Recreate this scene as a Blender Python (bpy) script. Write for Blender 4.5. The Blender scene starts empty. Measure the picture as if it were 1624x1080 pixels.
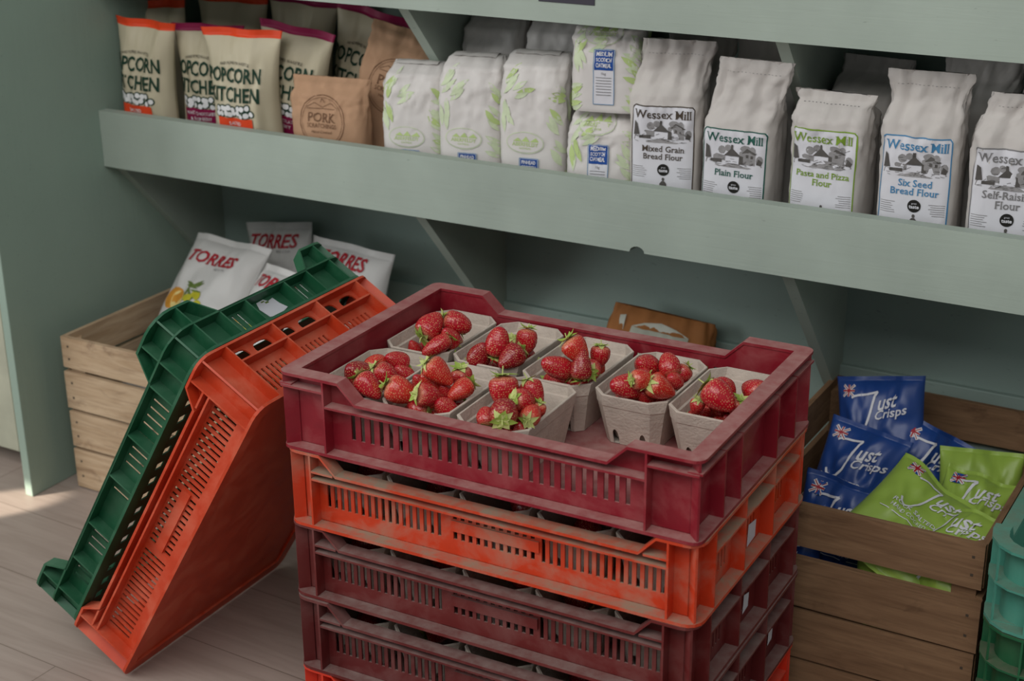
import bpy, bmesh, math, random
from mathutils import Vector, Matrix, noise, Euler
from math import sin, cos, pi, radians, sqrt

scene = bpy.context.scene
COL = scene.collection
R = random.Random(7)

# ---------------------------------------------------------------- camera
cam_d = bpy.data.cameras.new('camera')
cam = bpy.data.objects.new('camera', cam_d)
COL.objects.link(cam)
YAW, PITCH, ROLL = 0.5262, 0.3716, -0.0105
d = Vector((-sin(YAW)*cos(PITCH), cos(YAW)*cos(PITCH), -sin(PITCH)))
r = Vector((cos(YAW), sin(YAW), 0)); u = r.cross(d)
r2 = cos(ROLL)*r + sin(ROLL)*u; u2 = -sin(ROLL)*r + cos(ROLL)*u
cam.matrix_world = Matrix(((r2.x, u2.x, -d.x, 1.6341), (r2.y, u2.y, -d.y, -2.1087),
                           (r2.z, u2.z, -d.z, 1.3422), (0, 0, 0, 1)))
cam_d.sensor_width = 36.0
cam_d.lens = 2460.4/1624*36.0
cam_d.clip_start = 0.05
cam_d.dof.use_dof = True
cam_d.dof.focus_distance = 2.12
cam_d.dof.aperture_fstop = 5.6
scene.camera = cam

# ---------------------------------------------------------------- light
world = bpy.data.worlds.new('world'); scene.world = world
world.use_nodes = True
bg = world.node_tree.nodes['Background']
bg.inputs[0].default_value = (0.93, 0.96, 1.0, 1)
bg.inputs[1].default_value = 0.27

def aim(ob, target):
    v = Vector(target) - ob.location
    ob.rotation_euler = v.to_track_quat('-Z', 'Y').to_euler()

def area(name, loc, target, sx, sy, power, color):
    l = bpy.data.lights.new(name, 'AREA'); l.shape = 'RECTANGLE'
    l.size = sx; l.size_y = sy; l.energy = power; l.color = color
    o = bpy.data.objects.new(name, l); COL.objects.link(o)
    o.location = loc; aim(o, target); return o

area('skylight', (0.9, -2.7, 3.1), (0.7, -0.2, 0.4), 4.2, 1.8, 77, (1.0, 0.985, 0.96))
area('window_light', (-2.3, -2.4, 1.25), (0.5, 0.0, 0.45), 1.3, 1.5, 38, (0.97, 0.99, 1.0))
sp = bpy.data.lights.new('sun_streak', 'SPOT')
sp.energy = 1000; sp.spot_size = radians(2.6); sp.spot_blend = 0.5; sp.shadow_soft_size = 0.01
sp.color = (1.0, 0.9, 0.76)
spo = bpy.data.objects.new('sun_streak', sp); COL.objects.link(spo)
spo.location = (-2.1, -2.2, 1.1); aim(spo, (-0.53, -0.34, 0)); spo.scale = (1, 1, 1)

vs = scene.view_settings
scene.display_settings.display_device = 'sRGB'
vs.view_transform = 'Standard'; vs.look = 'None'; vs.exposure = 0.0; vs.gamma = 1.0
vs.use_curve_mapping = False

# ---------------------------------------------------------------- helpers
class MB:
    """collects vertices and faces of ONE mesh"""
    def __init__(s): s.v = []; s.f = []; s.m = []; s.sm = []
    def add(s, vs_, fs, mi=0, smooth=False, M=None):
        o = len(s.v)
        for p in vs_:
            p = Vector(p)
            s.v.append(tuple(M @ p) if M else tuple(p))
        for f in fs:
            s.f.append([i+o for i in f]); s.m.append(mi); s.sm.append(smooth)
        return s
    def hexa(s, p, mi=0, M=None):
        return s.add(p, [(0,3,2,1),(4,5,6,7),(0,1,5,4),(1,2,6,5),(2,3,7,6),(3,0,4,7)], mi, False, M)
    def box(s, x0, x1, y0, y1, z0, z1, mi=0, M=None):
        return s.hexa([(x0,y0,z0),(x1,y0,z0),(x1,y1,z0),(x0,y1,z0),(x0,y0,z1),(x1,y0,z1),(x1,y1,z1),(x0,y1,z1)], mi, M)
    def grid(s, rows, closed=False, mi=0, smooth=True, flip=False):
        n = len(rows[0]); o = len(s.v)
        for row in rows:
            for p in row: s.v.append(tuple(p))
        for i in range(len(rows)-1):
            for j in range(n if closed else n-1):
                k = (j+1) % n
                f = [o+i*n+j, o+i*n+k, o+(i+1)*n+k, o+(i+1)*n+j]
                s.f.append(f[::-1] if flip else f); s.m.append(mi); s.sm.append(smooth)
        return s
    def tube(s, pts, rad, n=8, mi=0):
        pts = [Vector(p) for p in pts]; rows = []
        for i, p in enumerate(pts):
            t = (pts[min(i+1, len(pts)-1)] - pts[max(i-1, 0)]).normalized()
            a = t.orthogonal().normalized(); b = t.cross(a)
            rr = rad[i] if isinstance(rad, (list, tuple)) else rad
            rows.append([p + rr*(cos(2*pi*k/n)*a + sin(2*pi*k/n)*b) for k in range(n)])
        s.grid(rows, True, mi); o = len(s.v)
        s.add(rows[0], [tuple(range(n))[::-1]], mi); s.add(rows[-1], [tuple(range(n))], mi)
        return s
    def build(s, name, mats, parent=None, bevel=0):
        me = bpy.data.meshes.new(name)
        me.from_pydata(s.v, [], s.f)
        if not isinstance(mats, (list, tuple)): mats = [mats]
        for m_ in mats: me.materials.append(m_)
        me.polygons.foreach_set('material_index', s.m)
        me.polygons.foreach_set('use_smooth', s.sm)
        me.update()
        o = bpy.data.objects.new(name, me); COL.objects.link(o)
        if parent: o.parent = parent
        if bevel:
            b = o.modifiers.new('bevel', 'BEVEL'); b.width = bevel; b.segments = 2; b.limit_method = 'ANGLE'
        return o

def tag(o, label=None, cat=None, group=None, kind=None):
    if label: o['label'] = label
    if cat: o['category'] = cat
    if group: o['group'] = group
    if kind: o['kind'] = kind
    return o

def thing(name, label, cat, loc=(0,0,0), rot=(0,0,0), group=None, M=None):
    o = bpy.data.objects.new(name, None); COL.objects.link(o)
    o.empty_display_size = 0.05
    if M is not None: o.matrix_world = M
    else:
        o.location = loc; o.rotation_euler = rot
    return tag(o, label, cat, group)

def copy_tree(o, parent=None):
    c = o.copy(); COL.objects.link(c)
    if parent: c.parent = parent
    for ch in list(o.children): copy_tree(ch, c)
    return c

def frame(origin, xdir, zdir, s=1.0):
    """a thing's pose: its width runs along xdir and its height roughly along zdir"""
    x = Vector(xdir).normalized(); z = Vector(zdir); z = (z - z.dot(x)*x).normalized(); y = z.cross(x)
    o = Vector(origin)
    return Matrix(((x.x, y.x, z.x, o.x), (x.y, y.y, z.y, o.y), (x.z, y.z, z.z, o.z), (0,0,0,1)))

# ---------------------------------------------------------------- materials
def srgb(h):
    h = h.lstrip('#'); c = [int(h[i:i+2], 16)/255 for i in (0, 2, 4)]
    return tuple((x/12.92 if x <= .04045 else ((x+.055)/1.055)**2.4) for x in c) + (1,)

def base_mat(name, rough=.5, spec=.4):
    m = bpy.data.materials.new(name); m.use_nodes = True
    nt = m.node_tree; b = nt.nodes['Principled BSDF']
    b.inputs['Roughness'].default_value = rough
    b.inputs['Specular IOR Level'].default_value = spec
    return m, nt, b

def N(nt, typ, **kw):
    n = nt.nodes.new(typ)
    for k, v in kw.items():
        if k in n.inputs: n.inputs[k].default_value = v
        else: setattr(n, k, v)
    return n

def mixc(nt, fac, a, b):
    n = nt.nodes.new('ShaderNodeMix'); n.data_type = 'RGBA'
    for sock, val in ((n.inputs[0], fac), (n.inputs[6], a), (n.inputs[7], b)):
        if hasattr(val, 'is_linked'): nt.links.new(val, sock)
        else: sock.default_value = val
    return n.outputs[2]

def maprange(nt, val, a, b, c=0., d_=1.):
    n = nt.nodes.new('ShaderNodeMapRange'); n.clamp = True
    nt.links.new(val, n.inputs[0])
    for i, x in enumerate((a, b, c, d_)): n.inputs[1+i].default_value = x
    return n.outputs[0]

def coords(nt, scale=(1,1,1), loc=(0,0,0)):
    tc = nt.nodes.new('ShaderNodeTexCoord'); mp = nt.nodes.new('ShaderNodeMapping')
    mp.inputs['Scale'].default_value = scale; mp.inputs['Location'].default_value = loc
    nt.links.new(tc.outputs['Object'], mp.inputs[0]); return mp.outputs[0]

def noise_tex(nt, vec, scale, detail=4, rough=.55, dist=0):
    n = N(nt, 'ShaderNodeTexNoise', Scale=scale, Detail=detail, Roughness=rough, Distortion=dist)
    nt.links.new(vec, n.inputs['Vector']); return n.outputs['Fac']

def bump(nt, b, h, strength=.3, dist=.002):
    n = N(nt, 'ShaderNodeBump', Strength=strength, Distance=dist)
    nt.links.new(h, n.inputs['Height']); nt.links.new(n.outputs[0], b.inputs['Normal'])

def plain(name, col, rough=.5, spec=.4, var=.12, scale=14, bmp=0, bscale=60, bdist=.001):
    m, nt, b = base_mat(name, rough, spec)
    v = coords(nt); f = noise_tex(nt, v, scale)
    c = srgb(col); dk = tuple(x*(1-var) for x in c[:3]) + (1,); lt = tuple(min(1, x*(1+var)) for x in c[:3]) + (1,)
    nt.links.new(mixc(nt, maprange(nt, f, .3, .7), dk, lt), b.inputs['Base Color'])
    if bmp: bump(nt, b, noise_tex(nt, v, bscale, 5), bmp, bdist)
    return m

def plastic(name, col, dust='#8d7a66', dusty=.5, speck=.35, rough=.42):
    """moulded plastic with dry mud dust lying on ledges and in smeared patches"""
    m, nt, b = base_mat(name, rough, .35)
    v = coords(nt)
    f = noise_tex(nt, v, 16, 6, .6, .4)
    f2 = noise_tex(nt, coords(nt, (1,1,1), (3,1,7)), 45, 5, .65)
    c = srgb(col); dk = tuple(x*.8 for x in c[:3]) + (1,)
    body = mixc(nt, maprange(nt, f, .35, .65), dk, c)
    sm = maprange(nt, f, .46, .66, 0, speck)
    geo = nt.nodes.new('ShaderNodeNewGeometry'); sx = nt.nodes.new('ShaderNodeSeparateXYZ')
    nt.links.new(geo.outputs['Normal'], sx.inputs[0])
    up = maprange(nt, sx.outputs['Z'], .5, 1, 0, dusty)
    mu = N(nt, 'ShaderNodeMath', operation='MULTIPLY'); nt.links.new(up, mu.inputs[0])
    nt.links.new(maprange(nt, f2, .3, .62, .45, 1.2), mu.inputs[1])
    ad = N(nt, 'ShaderNodeMath', operation='ADD', use_clamp=True); nt.links.new(mu.outputs[0], ad.inputs[0]); nt.links.new(sm, ad.inputs[1])
    nt.links.new(mixc(nt, ad.outputs[0], body, srgb(dust)), b.inputs['Base Color'])
    nt.links.new(maprange(nt, ad.outputs[0], 0, .7, rough, .85), b.inputs['Roughness'])
    bump(nt, b, f2, .12, .001)
    return m

def wood(name, c1, c2, dark, scale=1.0):
    m, nt, b = base_mat(name, .75, .2)
    v = coords(nt, (1.6*scale, 14*scale, 14*scale))
    f = noise_tex(nt, v, 3.2, 6, .6, 1.2)
    g = noise_tex(nt, coords(nt, (3, 60, 60)), 4, 4)
    s_ = noise_tex(nt, coords(nt, (5, 9, 9), (2, 5, 1)), 2.0, 4, .6, .5)
    c = mixc(nt, maprange(nt, f, .35, .68), srgb(c1), srgb(c2))
    c = mixc(nt, maprange(nt, g, .5, .75, 0, .35), c, srgb(dark))
    c = mixc(nt, maprange(nt, s_, .6, .72, 0, .6), c, srgb(dark))
    nt.links.new(c, b.inputs['Base Color']); bump(nt, b, g, .25, .002)
    return m

def painted(name, col, grain_axis='x', var=.08, bm=.25):
    m, nt, b = base_mat(name, .55, .3)
    sc = (2, 40, 40) if grain_axis == 'x' else (40, 40, 2)
    g = noise_tex(nt, coords(nt, sc), 2.6, 5, .6, .6)
    f = noise_tex(nt, coords(nt), 5, 4)
    k = noise_tex(nt, coords(nt, (20, 60, 60)), 3, 2)
    c = srgb(col); dk = tuple(x*(1-var) for x in c[:3]) + (1,); lt = tuple(x*(1+var) for x in c[:3]) + (1,)
    cc = mixc(nt, maprange(nt, f, .3, .7), dk, lt)
    cc = mixc(nt, maprange(nt, k, .70, .76, 0, .35), cc, tuple(x*.45 for x in c[:3]) + (1,))
    nt.links.new(cc, b.inputs['Base Color']); bump(nt, b, g, bm, .0015)
    return m

MT = {
 'teal_board': painted('teal_paint_board', '#9faba0', 'x', .10, .28),
 'teal_wall': painted('teal_paint_panel', '#8fa199', 'z', .05),
 'side': painted('teal_paint_side', '#90a396', 'z', .04),
 'cream': plain('cream_paint', '#a9aa97', .5),
 'burgundy': plastic('burgundy_plastic', '#8d1c2a', '#a8807a', .6, .2),
 'orange_d': plastic('dusty_orange_plastic', '#d0401f', '#94806c', .6, .6),
 'maroon': plastic('maroon_plastic', '#6b2423', '#84706a', .6, .22),
 'maroon_b': plastic('dark_maroon_plastic', '#632222', '#84706a', .6, .22),
 'red_orange': plastic('red_orange_plastic', '#d8331b', '#86725f', .3, .08),
 'orange_l': plastic('orange_plastic', '#cf4523', '#c58a70', .15, .3, .40),
 'green_l': plastic('green_plastic', '#1d5b3c', '#6f8a78', .12, .15, .38),
 'turq': plastic('turquoise_plastic', '#58a692', '#77705f', .45, .12),
 'green_s': plastic('deep_green_plastic', '#256b45', '#77705f', .5, .15),
 'pulp': plain('moulded_pulp', '#c4b8ab', .95, .1, .10, 40, .8, 240, .0015),
 'wood_l': wood('pale_crate_wood', '#c0a88b', '#a68b6d', '#63493a'),
 'wood_r': wood('worn_crate_wood', '#8f7054', '#785b43', '#3d2b1f'),
 'paper': plain('white_flour_paper', '#c3beb9', .7, .25, .03, 20, .25, 30, .003),
 'oatpaper': plain('white_oat_paper', '#d0ccc8', .55, .3, .03, 20, .25, 30, .003),
 'kraft': plain('brown_kraft_paper', '#b08c6f', .8, .2, .06, 20, .25, 40, .003),
 'kraft_d': plain('dark_kraft_paper', '#9a6539', .7, .2, .1, 20, .25, 40, .003),
 'popbag': plain('cream_bag_film', '#bdb49a', .5, .35, .03, 12, .15, 30, .003),
 'whitebag': plain('white_bag_film', '#c6c5c2', .45, .4, .03, 12, .1, 30, .003),
 'blue_bag': plain('blue_bag_film', '#1d3f80', .35, .5, .08, 12, .12, 30, .003),
 'green_bag': plain('green_bag_film', '#93b04a', .38, .5, .08, 12, .12, 30, .003),
 'p_white': plain('white_print', '#dcdcdc', .5, .3, .01),
 'p_label': plain('label_sheet', '#d3d3d8', .5, .3, .015),
 'p_black': plain('black_print', '#23221f', .6, .2, .05),
 'p_dkgreen': plain('dark_green_ink', '#1d3a2c', .6, .2, .05),
 'p_orange': plain('orange_print', '#d9451f', .5, .3, .04),
 'p_plum': plain('plum_print', '#8a1747', .5, .3, .04),
 'p_red': plain('red_ink', '#a3202c', .5, .3, .04),
 'p_grey': plain('engraving_grey', '#8d8b8b', .6, .2, .12, 160),
 'p_dgrey': plain('engraving_dark', '#55524f', .6, .2, .15, 160),
 'p_navy': plain('blue_print', '#1d4a93', .5, .3, .04),
 'p_leaf': plain('leaf_print', '#c6d2b0', .55, .3, .08, 60),
 'p_leaf2': plain('bright_leaf_print', '#b4c884', .55, .3, .05, 60),
 'p_gold': plain('potato_print', '#c98c33', .5, .3, .2, 30),
 'p_pale': plain('cut_potato_print', '#dfc982', .5, .3, .08, 30),
 'p_olive': plain('olive_print', '#b1ac2b', .5, .3, .12, 40),
 'p_sprig': plain('sprig_print', '#5d7034', .5, .3, .12, 40),
 'p_brown': plain('brown_ink', '#6e4f3a', .7, .2, .08),
 'p_bluelt': plain('sky_blue_print', '#4581ab', .5, .3, .03),
 'p_green': plain('green_print', '#7c9a35', .5, .3, .03),
 'p_teal': plain('teal_print', '#21574b', .5, .3, .03),
 'p_umber': plain('umber_print', '#4b4137', .5, .3, .03),
 'p_mgrey': plain('grey_print', '#7c7b7b', .5, .3, .03),
 'window': plain('window_film', '#aeb0a2', .35, .5, .05),
 'sticker': plain('sticker_paper', '#c9c9cf', .5, .3, .03),
 'slate': plain('slate_card', '#3c3943', .6, .3, .05),
 'calyx': plain('strawberry_leaf', '#94ab4b', .6, .3, .35, 90),
 'calyx_p': plain('pale_strawberry_leaf', '#bcc57a', .6, .3, .3, 90),
}

# ---------------------------------------------------------------- setting
def floor_mat():
    m, nt, b = base_mat('vinyl_plank_floor', .5, .35)
    tc = nt.nodes.new('ShaderNodeTexCoord'); mp = nt.nodes.new('ShaderNodeMapping')
    mp.inputs['Rotation'].default_value = (0, 0, radians(2)); nt.links.new(tc.outputs['Object'], mp.inputs[0])
    br = N(nt, 'ShaderNodeTexBrick', Scale=1.0)
    br.inputs['Brick Width'].default_value = 1.2; br.inputs['Row Height'].default_value = .17
    br.inputs['Mortar Size'].default_value = .0012; br.inputs['Mortar Smooth'].default_value = .6
    br.inputs['Color1'].default_value = srgb('#ab9c92'); br.inputs['Color2'].default_value = srgb('#a09187')
    br.inputs['Mortar'].default_value = srgb('#6d5f55')
    nt.links.new(mp.outputs[0], br.inputs['Vector'])
    g = noise_tex(nt, coords(nt, (1.2, 16, 1)), 3, 6, .6, .8)
    k = noise_tex(nt, coords(nt, (1, 3, 1)), 2, 4)
    c = mixc(nt, maprange(nt, g, .4, .75, 0, .4), br.outputs['Color'], srgb('#6e5d51'))
    c = mixc(nt, maprange(nt, k, .4, .7, 0, .2), c, srgb('#bbaea4'))
    nt.links.new(c, b.inputs['Base Color']); bump(nt, b, g, .08, .001)
    return m

tag(MB().box(-2.6, 3.0, -4.6, .32, -.02, 0).build('floor', floor_mat()), kind='structure')
tag(MB().box(-2.6, 3.0, .32, .40, 0, 2.6).build('wall_back', MT['teal_wall']), kind='structure')
tag(MB().box(-2.68, -2.6, -1.2, .40, 0, 2.6).build('wall_left', MT['cream']), kind='structure')

# a plate with holes: (s, z) outline cut in columns; ztop(s) may slope; holes are lists of (s, zlo, zhi)
def plate(mb, pos, s0, s1, z0, ztop, holes, t=.0025, breaks=(), mi=0):
    xs = {round(s0, 5), round(s1, 5)} | {round(b_, 5) for b_ in breaks if s0 < b_ < s1}
    for h in holes: xs |= {round(p[0], 5) for p in h if s0 <= p[0] <= s1}
    xs = sorted(xs)
    def hz(h, s):
        for a, b_ in zip(h, h[1:]):
            if a[0] - 1e-6 <= s <= b_[0] + 1e-6:
                k = (s - a[0]) / max(1e-9, b_[0] - a[0]); return a[1] + k*(b_[1]-a[1]), a[2] + k*(b_[2]-a[2])
    zt = ztop if callable(ztop) else (lambda s: ztop)
    for a, b_ in zip(xs, xs[1:]):
        mid = (a+b_)/2
        hs = sorted([h for h in holes if h[0][0] - 1e-6 <= mid <= h[-1][0] + 1e-6], key=lambda h: hz(h, mid)[0])
        ea, eb = a + 1e-6, b_ - 1e-6
        la, lb = z0, z0; cuts = []
        for h in hs:
            ha, hb = hz(h, ea), hz(h, eb)
            cuts.append((la, lb, ha[0], hb[0])); la, lb = ha[1], hb[1]
        cuts.append((la, lb, zt(ea), zt(eb)))
        for (pa, pb, qa, qb) in cuts:
            if qa - pa < 1e-5 and qb - pb < 1e-5: continue
            mb.hexa([pos(a, pa, 0), pos(b_, pb, 0), pos(b_, pb, t), pos(a, pa, t),
                     pos(a, qa, 0), pos(b_, qb, 0), pos(b_, qb, t), pos(a, qa, t)], mi)

def rect_hole(s0, s1, z0, z1): return [(s0, z0, z1), (s1, z0, z1)]
def oval_hole(c, w, z0, z1):
    m_ = (z0+z1)/2; hh = (z1-z0)/2; out = []
    for k in range(9):
        a = pi - pi*k/8; q = hh*sqrt(max(0, 1-cos(a)**4))
        out.append((c + w/2*cos(a), m_-q, m_+q))
    return out

# ---------------------------------------------------------------- shelving
XP, YW = -.4886, .32
shelf = thing('shelving_unit', 'sage green painted wooden shelving unit with deep front lips along the back wall', 'shelves', (XP, YW, 0))
def part(mb, name, mat, par, bevel=0):
    o = mb.build(name, mat, par, bevel)
    o.matrix_parent_inverse = Matrix.Translation(par.location).inverted() if par.type == 'EMPTY' else Matrix()
    return o
part(MB().box(XP-.019, XP, -.2775, YW, 0, 1.45), 'side_panel', MT['side'], shelf, .0015)
part(MB().box(XP, 2.3, YW-.012, YW, .0, 1.45), 'back_panel', MT['teal_wall'], shelf)
for zb, zt, notch in ((.5827, .6906, True), (.9315, 1.045, False)):
    part(MB().box(XP, 2.3, .022, YW-.012, zb+.001, zb+.021), 'shelf_board', MT['teal_wall'], shelf)
    lip = MB()
    hol = []
    if notch:
        n0 = .638
        hol = [[(n0 + .013*cos(pi-pi*k/8), zb-.001, zb + .010*sin(pi*k/8)) for k in range(9)]]
    plate(lip, lambda s, z, dd: (s, dd, z), XP+.0005, 2.3, zb, zt, hol, .0215)
    part(lip, 'front_lip', MT['teal_board'], shelf)
def bracket(x, t, zb):
    m_ = MB(); y0, y1 = .0225, YW-.0125; z1 = zb - .0005
    zl = zb - .305
    P_ = [(y0, z1), (y1, z1), (y1, zl), (y1-.012, zl)]
    m_.add([(x, *p) for p in P_] + [(x+t, *p) for p in P_],
           [(0,1,2,3), (7,6,5,4), (0,4,5,1), (1,5,6,2), (2,6,7,3), (3,7,4,0)])
    part(m_, 'bracket', MT['teal_board'], shelf)
for x, zb in ((XP+.0005, .5827), (.2005, .5827), (.8668, .5827), (.184, .9315), (.8395, .9315)):
    bracket(x, .0195, zb)
# low plinth rail along the wall
part(MB().box(XP, 2.3, YW-.024, YW-.012, .0, .335), 'kick_board', MT['teal_wall'], shelf, .002)

c_ = thing('price_card_holder', 'small dark grey card on the upper shelf lip at the top edge of the photo', 'card', (.515, -.0016, .962))
MB().box(-.052, .045, 0, .0015, 0, .05).build('card', MT['slate'], c_, .001)

# pale cupboard beyond the side panel
cup = thing('cupboard', 'pale cream painted cupboard standing just left of the green shelving side panel', 'cupboard', (-.80, .05, 0))
MB().box(-.30, .215, -.262, .24, .045, 1.2).build('body', MT['cream'], cup, .002)
for sx in (-.28, .19):
    for sy in (-.235, .2):
        MB().box(sx, sx+.025, sy, sy+.03, 0, .045).build('foot', MT['wood_l'], cup)

# ---------------------------------------------------------------- plastic crates
def rr_path(W, D, rad, n=4):
    """rounded rectangle, counter-clockwise from front-left: list of (x, y, nx, ny, cx, cy)"""
    out = []
    for cx, cy, a0 in ((W/2-rad, -D/2+rad, -pi/2), (W/2-rad, D/2-rad, 0), (-W/2+rad, D/2-rad, pi/2), (-W/2+rad, -D/2+rad, pi)):
        for k in range(n+1):
            a = a0 + pi/2*k/n
            out.append((cx+rad*cos(a), cy+rad*sin(a), cos(a), sin(a)))
    return out

def densify(path, xb, yb):
    """adds points where the rim changes level"""
    out = []
    for i, p in enumerate(path):
        q = path[(i+1) % len(path)]; out.append(p)
        ins = []
        if abs(q[1]-p[1]) < 1e-6:
            ins = [((x-p[0])/(q[0]-p[0]), x, p[1]) for x in xb if min(p[0], q[0]) < x < max(p[0], q[0])]
        elif abs(q[0]-p[0]) < 1e-6:
            ins = [((y-p[1])/(q[1]-p[1]), p[0], y) for y in yb if min(p[1], q[1]) < y < max(p[1], q[1])]
        for k, x, y in sorted(ins): out.append((x, y, p[2], p[3]))
    return out

def ring(mb, path, inset, zf, t, size=None):
    n = len(path); rows = []
    for (x, y, nx, ny) in path:
        z = zf(x, y); i_ = inset
        xi, yi = x-nx*i_, y-ny*i_
        if size:                                                   # wider than the corner radius: a square inner corner
            wx, wy = size[0]/2-i_, size[1]/2-i_
            if i_ >= size[2] and abs(x) > size[0]/2-size[2]-1e-6 and abs(y) > size[1]/2-size[2]-1e-6:
                xi, yi = math.copysign(wx, x), math.copysign(wy, y)
            xi, yi = max(-wx, min(wx, xi)), max(-wy, min(wy, yi))
        rows.append([(x, y, z), (xi, yi, z), (xi, yi, z-t), (x, y, z-t)])
    rows.append(rows[0])
    mb.grid(rows, True, 0, False, True)

def side_frame(k, W, D):
    n, t, half = (((0,-1), (1,0), D/2), ((1,0), (0,1), W/2), ((0,1), (-1,0), D/2), ((-1,0), (0,-1), W/2))[k]
    def pos(s, z, dep): return (n[0]*(half-dep)+t[0]*s, n[1]*(half-dep)+t[1]*s, z)
    return pos, (W if k % 2 == 0 else D)

def lerp_profile(pts):
    def f(s):
        if s <= pts[0][0]: return pts[0][1]
        for a, b_ in zip(pts, pts[1:]):
            if s <= b_[0]: return a[1] + (s-a[0])/(b_[0]-a[0])*(b_[1]-a[1])
        return pts[-1][1]
    return f

def box_on(mb, pos, s0, s1, z0, z1, d0, d1):
    mb.hexa([pos(s0, z0, d0), pos(s1, z0, d0), pos(s1, z0, d1), pos(s0, z0, d1),
             pos(s0, z1, d0), pos(s1, z1, d0), pos(s1, z1, d1), pos(s0, z1, d1)])

def crate(name, label, mat, spec, group=None):
    """spec: W D H rad inset, front/end profiles (s, z), slots, ribs, ledges; origin at the centre of the base"""
    W, D, H, rad, ins = spec['W'], spec['D'], spec['H'], spec['rad'], spec['ins']
    root = thing(name, label, 'crate', group=group)
    path = rr_path(W, D, rad)
    prof = [lerp_profile(spec['front']), lerp_profile(spec['end'])]
    xb = [p[0] for p in spec['front']] + [-p[0] for p in spec['front']]; yb = [p[0] for p in spec['end']] + [-p[0] for p in spec['end']]
    dense = densify(path, xb, yb)
    def zr(x, y):
        if abs(abs(y)-D/2) < 1e-5: return prof[0](x if y < 0 else -x)
        if abs(abs(x)-W/2) < 1e-5: return prof[1](y if x > 0 else -y)
        return H
    # base: floor plate with bottom flange
    b_ = MB()
    ring(b_, path, ins+.004, lambda x, y: .0045, .0045, (W, D, rad))
    hol = spec.get('base_slots', [])
    plate(b_, lambda s, z, dd: (s, z, .0035+dd), -W/2+ins, W/2-ins, -D/2+ins, D/2-ins, hol, .002)
    b_.build('base', mat, root)
    # rim
    rm = MB(); ring(rm, dense, spec.get('rim_w', ins+.004), zr, .004, (W, D, rad))
    for zf in spec.get('flanges', []): ring(rm, path, ins+.001, lambda x, y, z_=zf: z_, .003, (W, D, rad))
    rm.build('rim', mat, root)
    for k in range(4):
        pos, Ls = side_frame(k, W, D)
        key = 'front' if k % 2 == 0 else 'end'
        pf = prof[k % 2]; m_ = MB()
        e = Ls/2 - ins
        if not spec.get('round_wall'):
            plate(m_, lambda s, z, dd: pos(s, z, ins+dd), -e, e, .004, lambda s: pf(s)-.003, spec[key+'_holes'], .0025, [p[0] for p in spec[key]])
        else:
            plate(m_, lambda s, z, dd: pos(s, z, ins+dd), -Ls/2+rad, Ls/2-rad, .004, lambda s: pf(s)-.003, spec[key+'_holes'], .0025, [p[0] for p in spec[key]])
            cx = Ls/2-rad; oth = (D if k % 2 == 0 else W)/2
            rows = []
            for q in range(7):                                   # the rounded corner on the far end of this side
                a = pi/2*q/6; rr = rad-ins
                s_ = cx + rr*sin(a); dp = rad - rr*cos(a)
                rows.append([pos(s_, .004, dp), pos(s_, H-.003, dp)])
            m_.grid(rows, False, 0, True)
        for s, z1 in spec[key+'_ribs']:
            zt_ = min(z1, pf(s)-.003)
            box_on(m_, pos, s-.0014, s+.0014, .004, zt_, .0006, ins+.0005)
        for (s0, s1, z) in spec[key+'_ledges']:
            box_on(m_, pos, s0, s1, z-.003, z, .0008, ins+.0005)
        for (s0, s1, z0, z1) in spec.get(key+'_pads', []):
            box_on(m_, pos, s0, s1, z0, z1, ins-.003, ins+.0005)
        m_.build('long_side' if k % 2 == 0 else 'end_side', mat, root)
    for (cx, cy) in ((1,-1), (1,1), (-1,1), (-1,-1)):             # a web in each corner
        o_ = rad*(1-1/sqrt(2)); a = Vector((cx*(W/2-o_-.0008), cy*(D/2-o_-.0008), 0)); q = Vector((cx*(W/2-ins), cy*(D/2-ins), 0))
        tt = Vector((-(a-q).y, (a-q).x, 0)).normalized()*.0014
        if (a-q).length > .002:
            lo, hi = Vector((0,0,.004)), Vector((0,0,H-.003))
            MB().hexa([a-tt+lo, a+tt+lo, q+tt+lo, q-tt+lo, a-tt+hi, a+tt+hi, q+tt+hi, q-tt+hi]).build('corner_web', mat, root)
    return root

def slots(s0, s1, pitch, w, z0, z1):
    out = []; s = s0
    while s + w <= s1 + 1e-6:
        out.append(rect_hole(s, s+w, z0, z1)); s += pitch
    return out

def sym(pts): return [(-s, z) for s, z in reversed(pts)] + pts

H_ = .1115
SP_A = dict(W=.6, D=.4, H=H_, rad=.014, ins=.019, rim_w=.023,
    front=sym([(.179, .086), (.205, H_)]), end=[(-.1, H_), (.1, H_)],
    front_holes=slots(-.1985, .214, .0146, .0062, .024, .0655), front_ribs=[(-.229, 1), (.229, 1)],
    front_ledges=[(-.229, .229, .073), (-.296, -.229, .093), (.229, .296, .093)],
    end_holes=[], end_ribs=[(-.124, .096), (.131, .096), (-.068, .096), (.062, .096)], end_ledges=[(-.197, .197, .095)])
plate_holes = slots(-.2445, -.056, .0108, .0052, .027, .069) + slots(.0805, .254, .0108, .0052, .027, .069)
for k in range(11):
    s = -.048 + k*.0113
    plate_holes += [rect_hole(s, s+.0058, .0275, .039), rect_hole(s, s+.0058, .0565, .069)]
end_slots = []
for a, b_ in ((-.142, -.052), (-.040, .054), (.067, .157)):
    end_slots += slots(a+.018, b_-.012, .0105, .0045, .022, .062)
ov = []
for a, b_ in ((-.147, -.045), (-.045, .060), (.060, .162)):
    w = (b_-a)
    ov += [oval_hole(a+w*.26, .036, .0815, .103), oval_hole(a+w*.74, .036, .0815, .103)]
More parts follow.
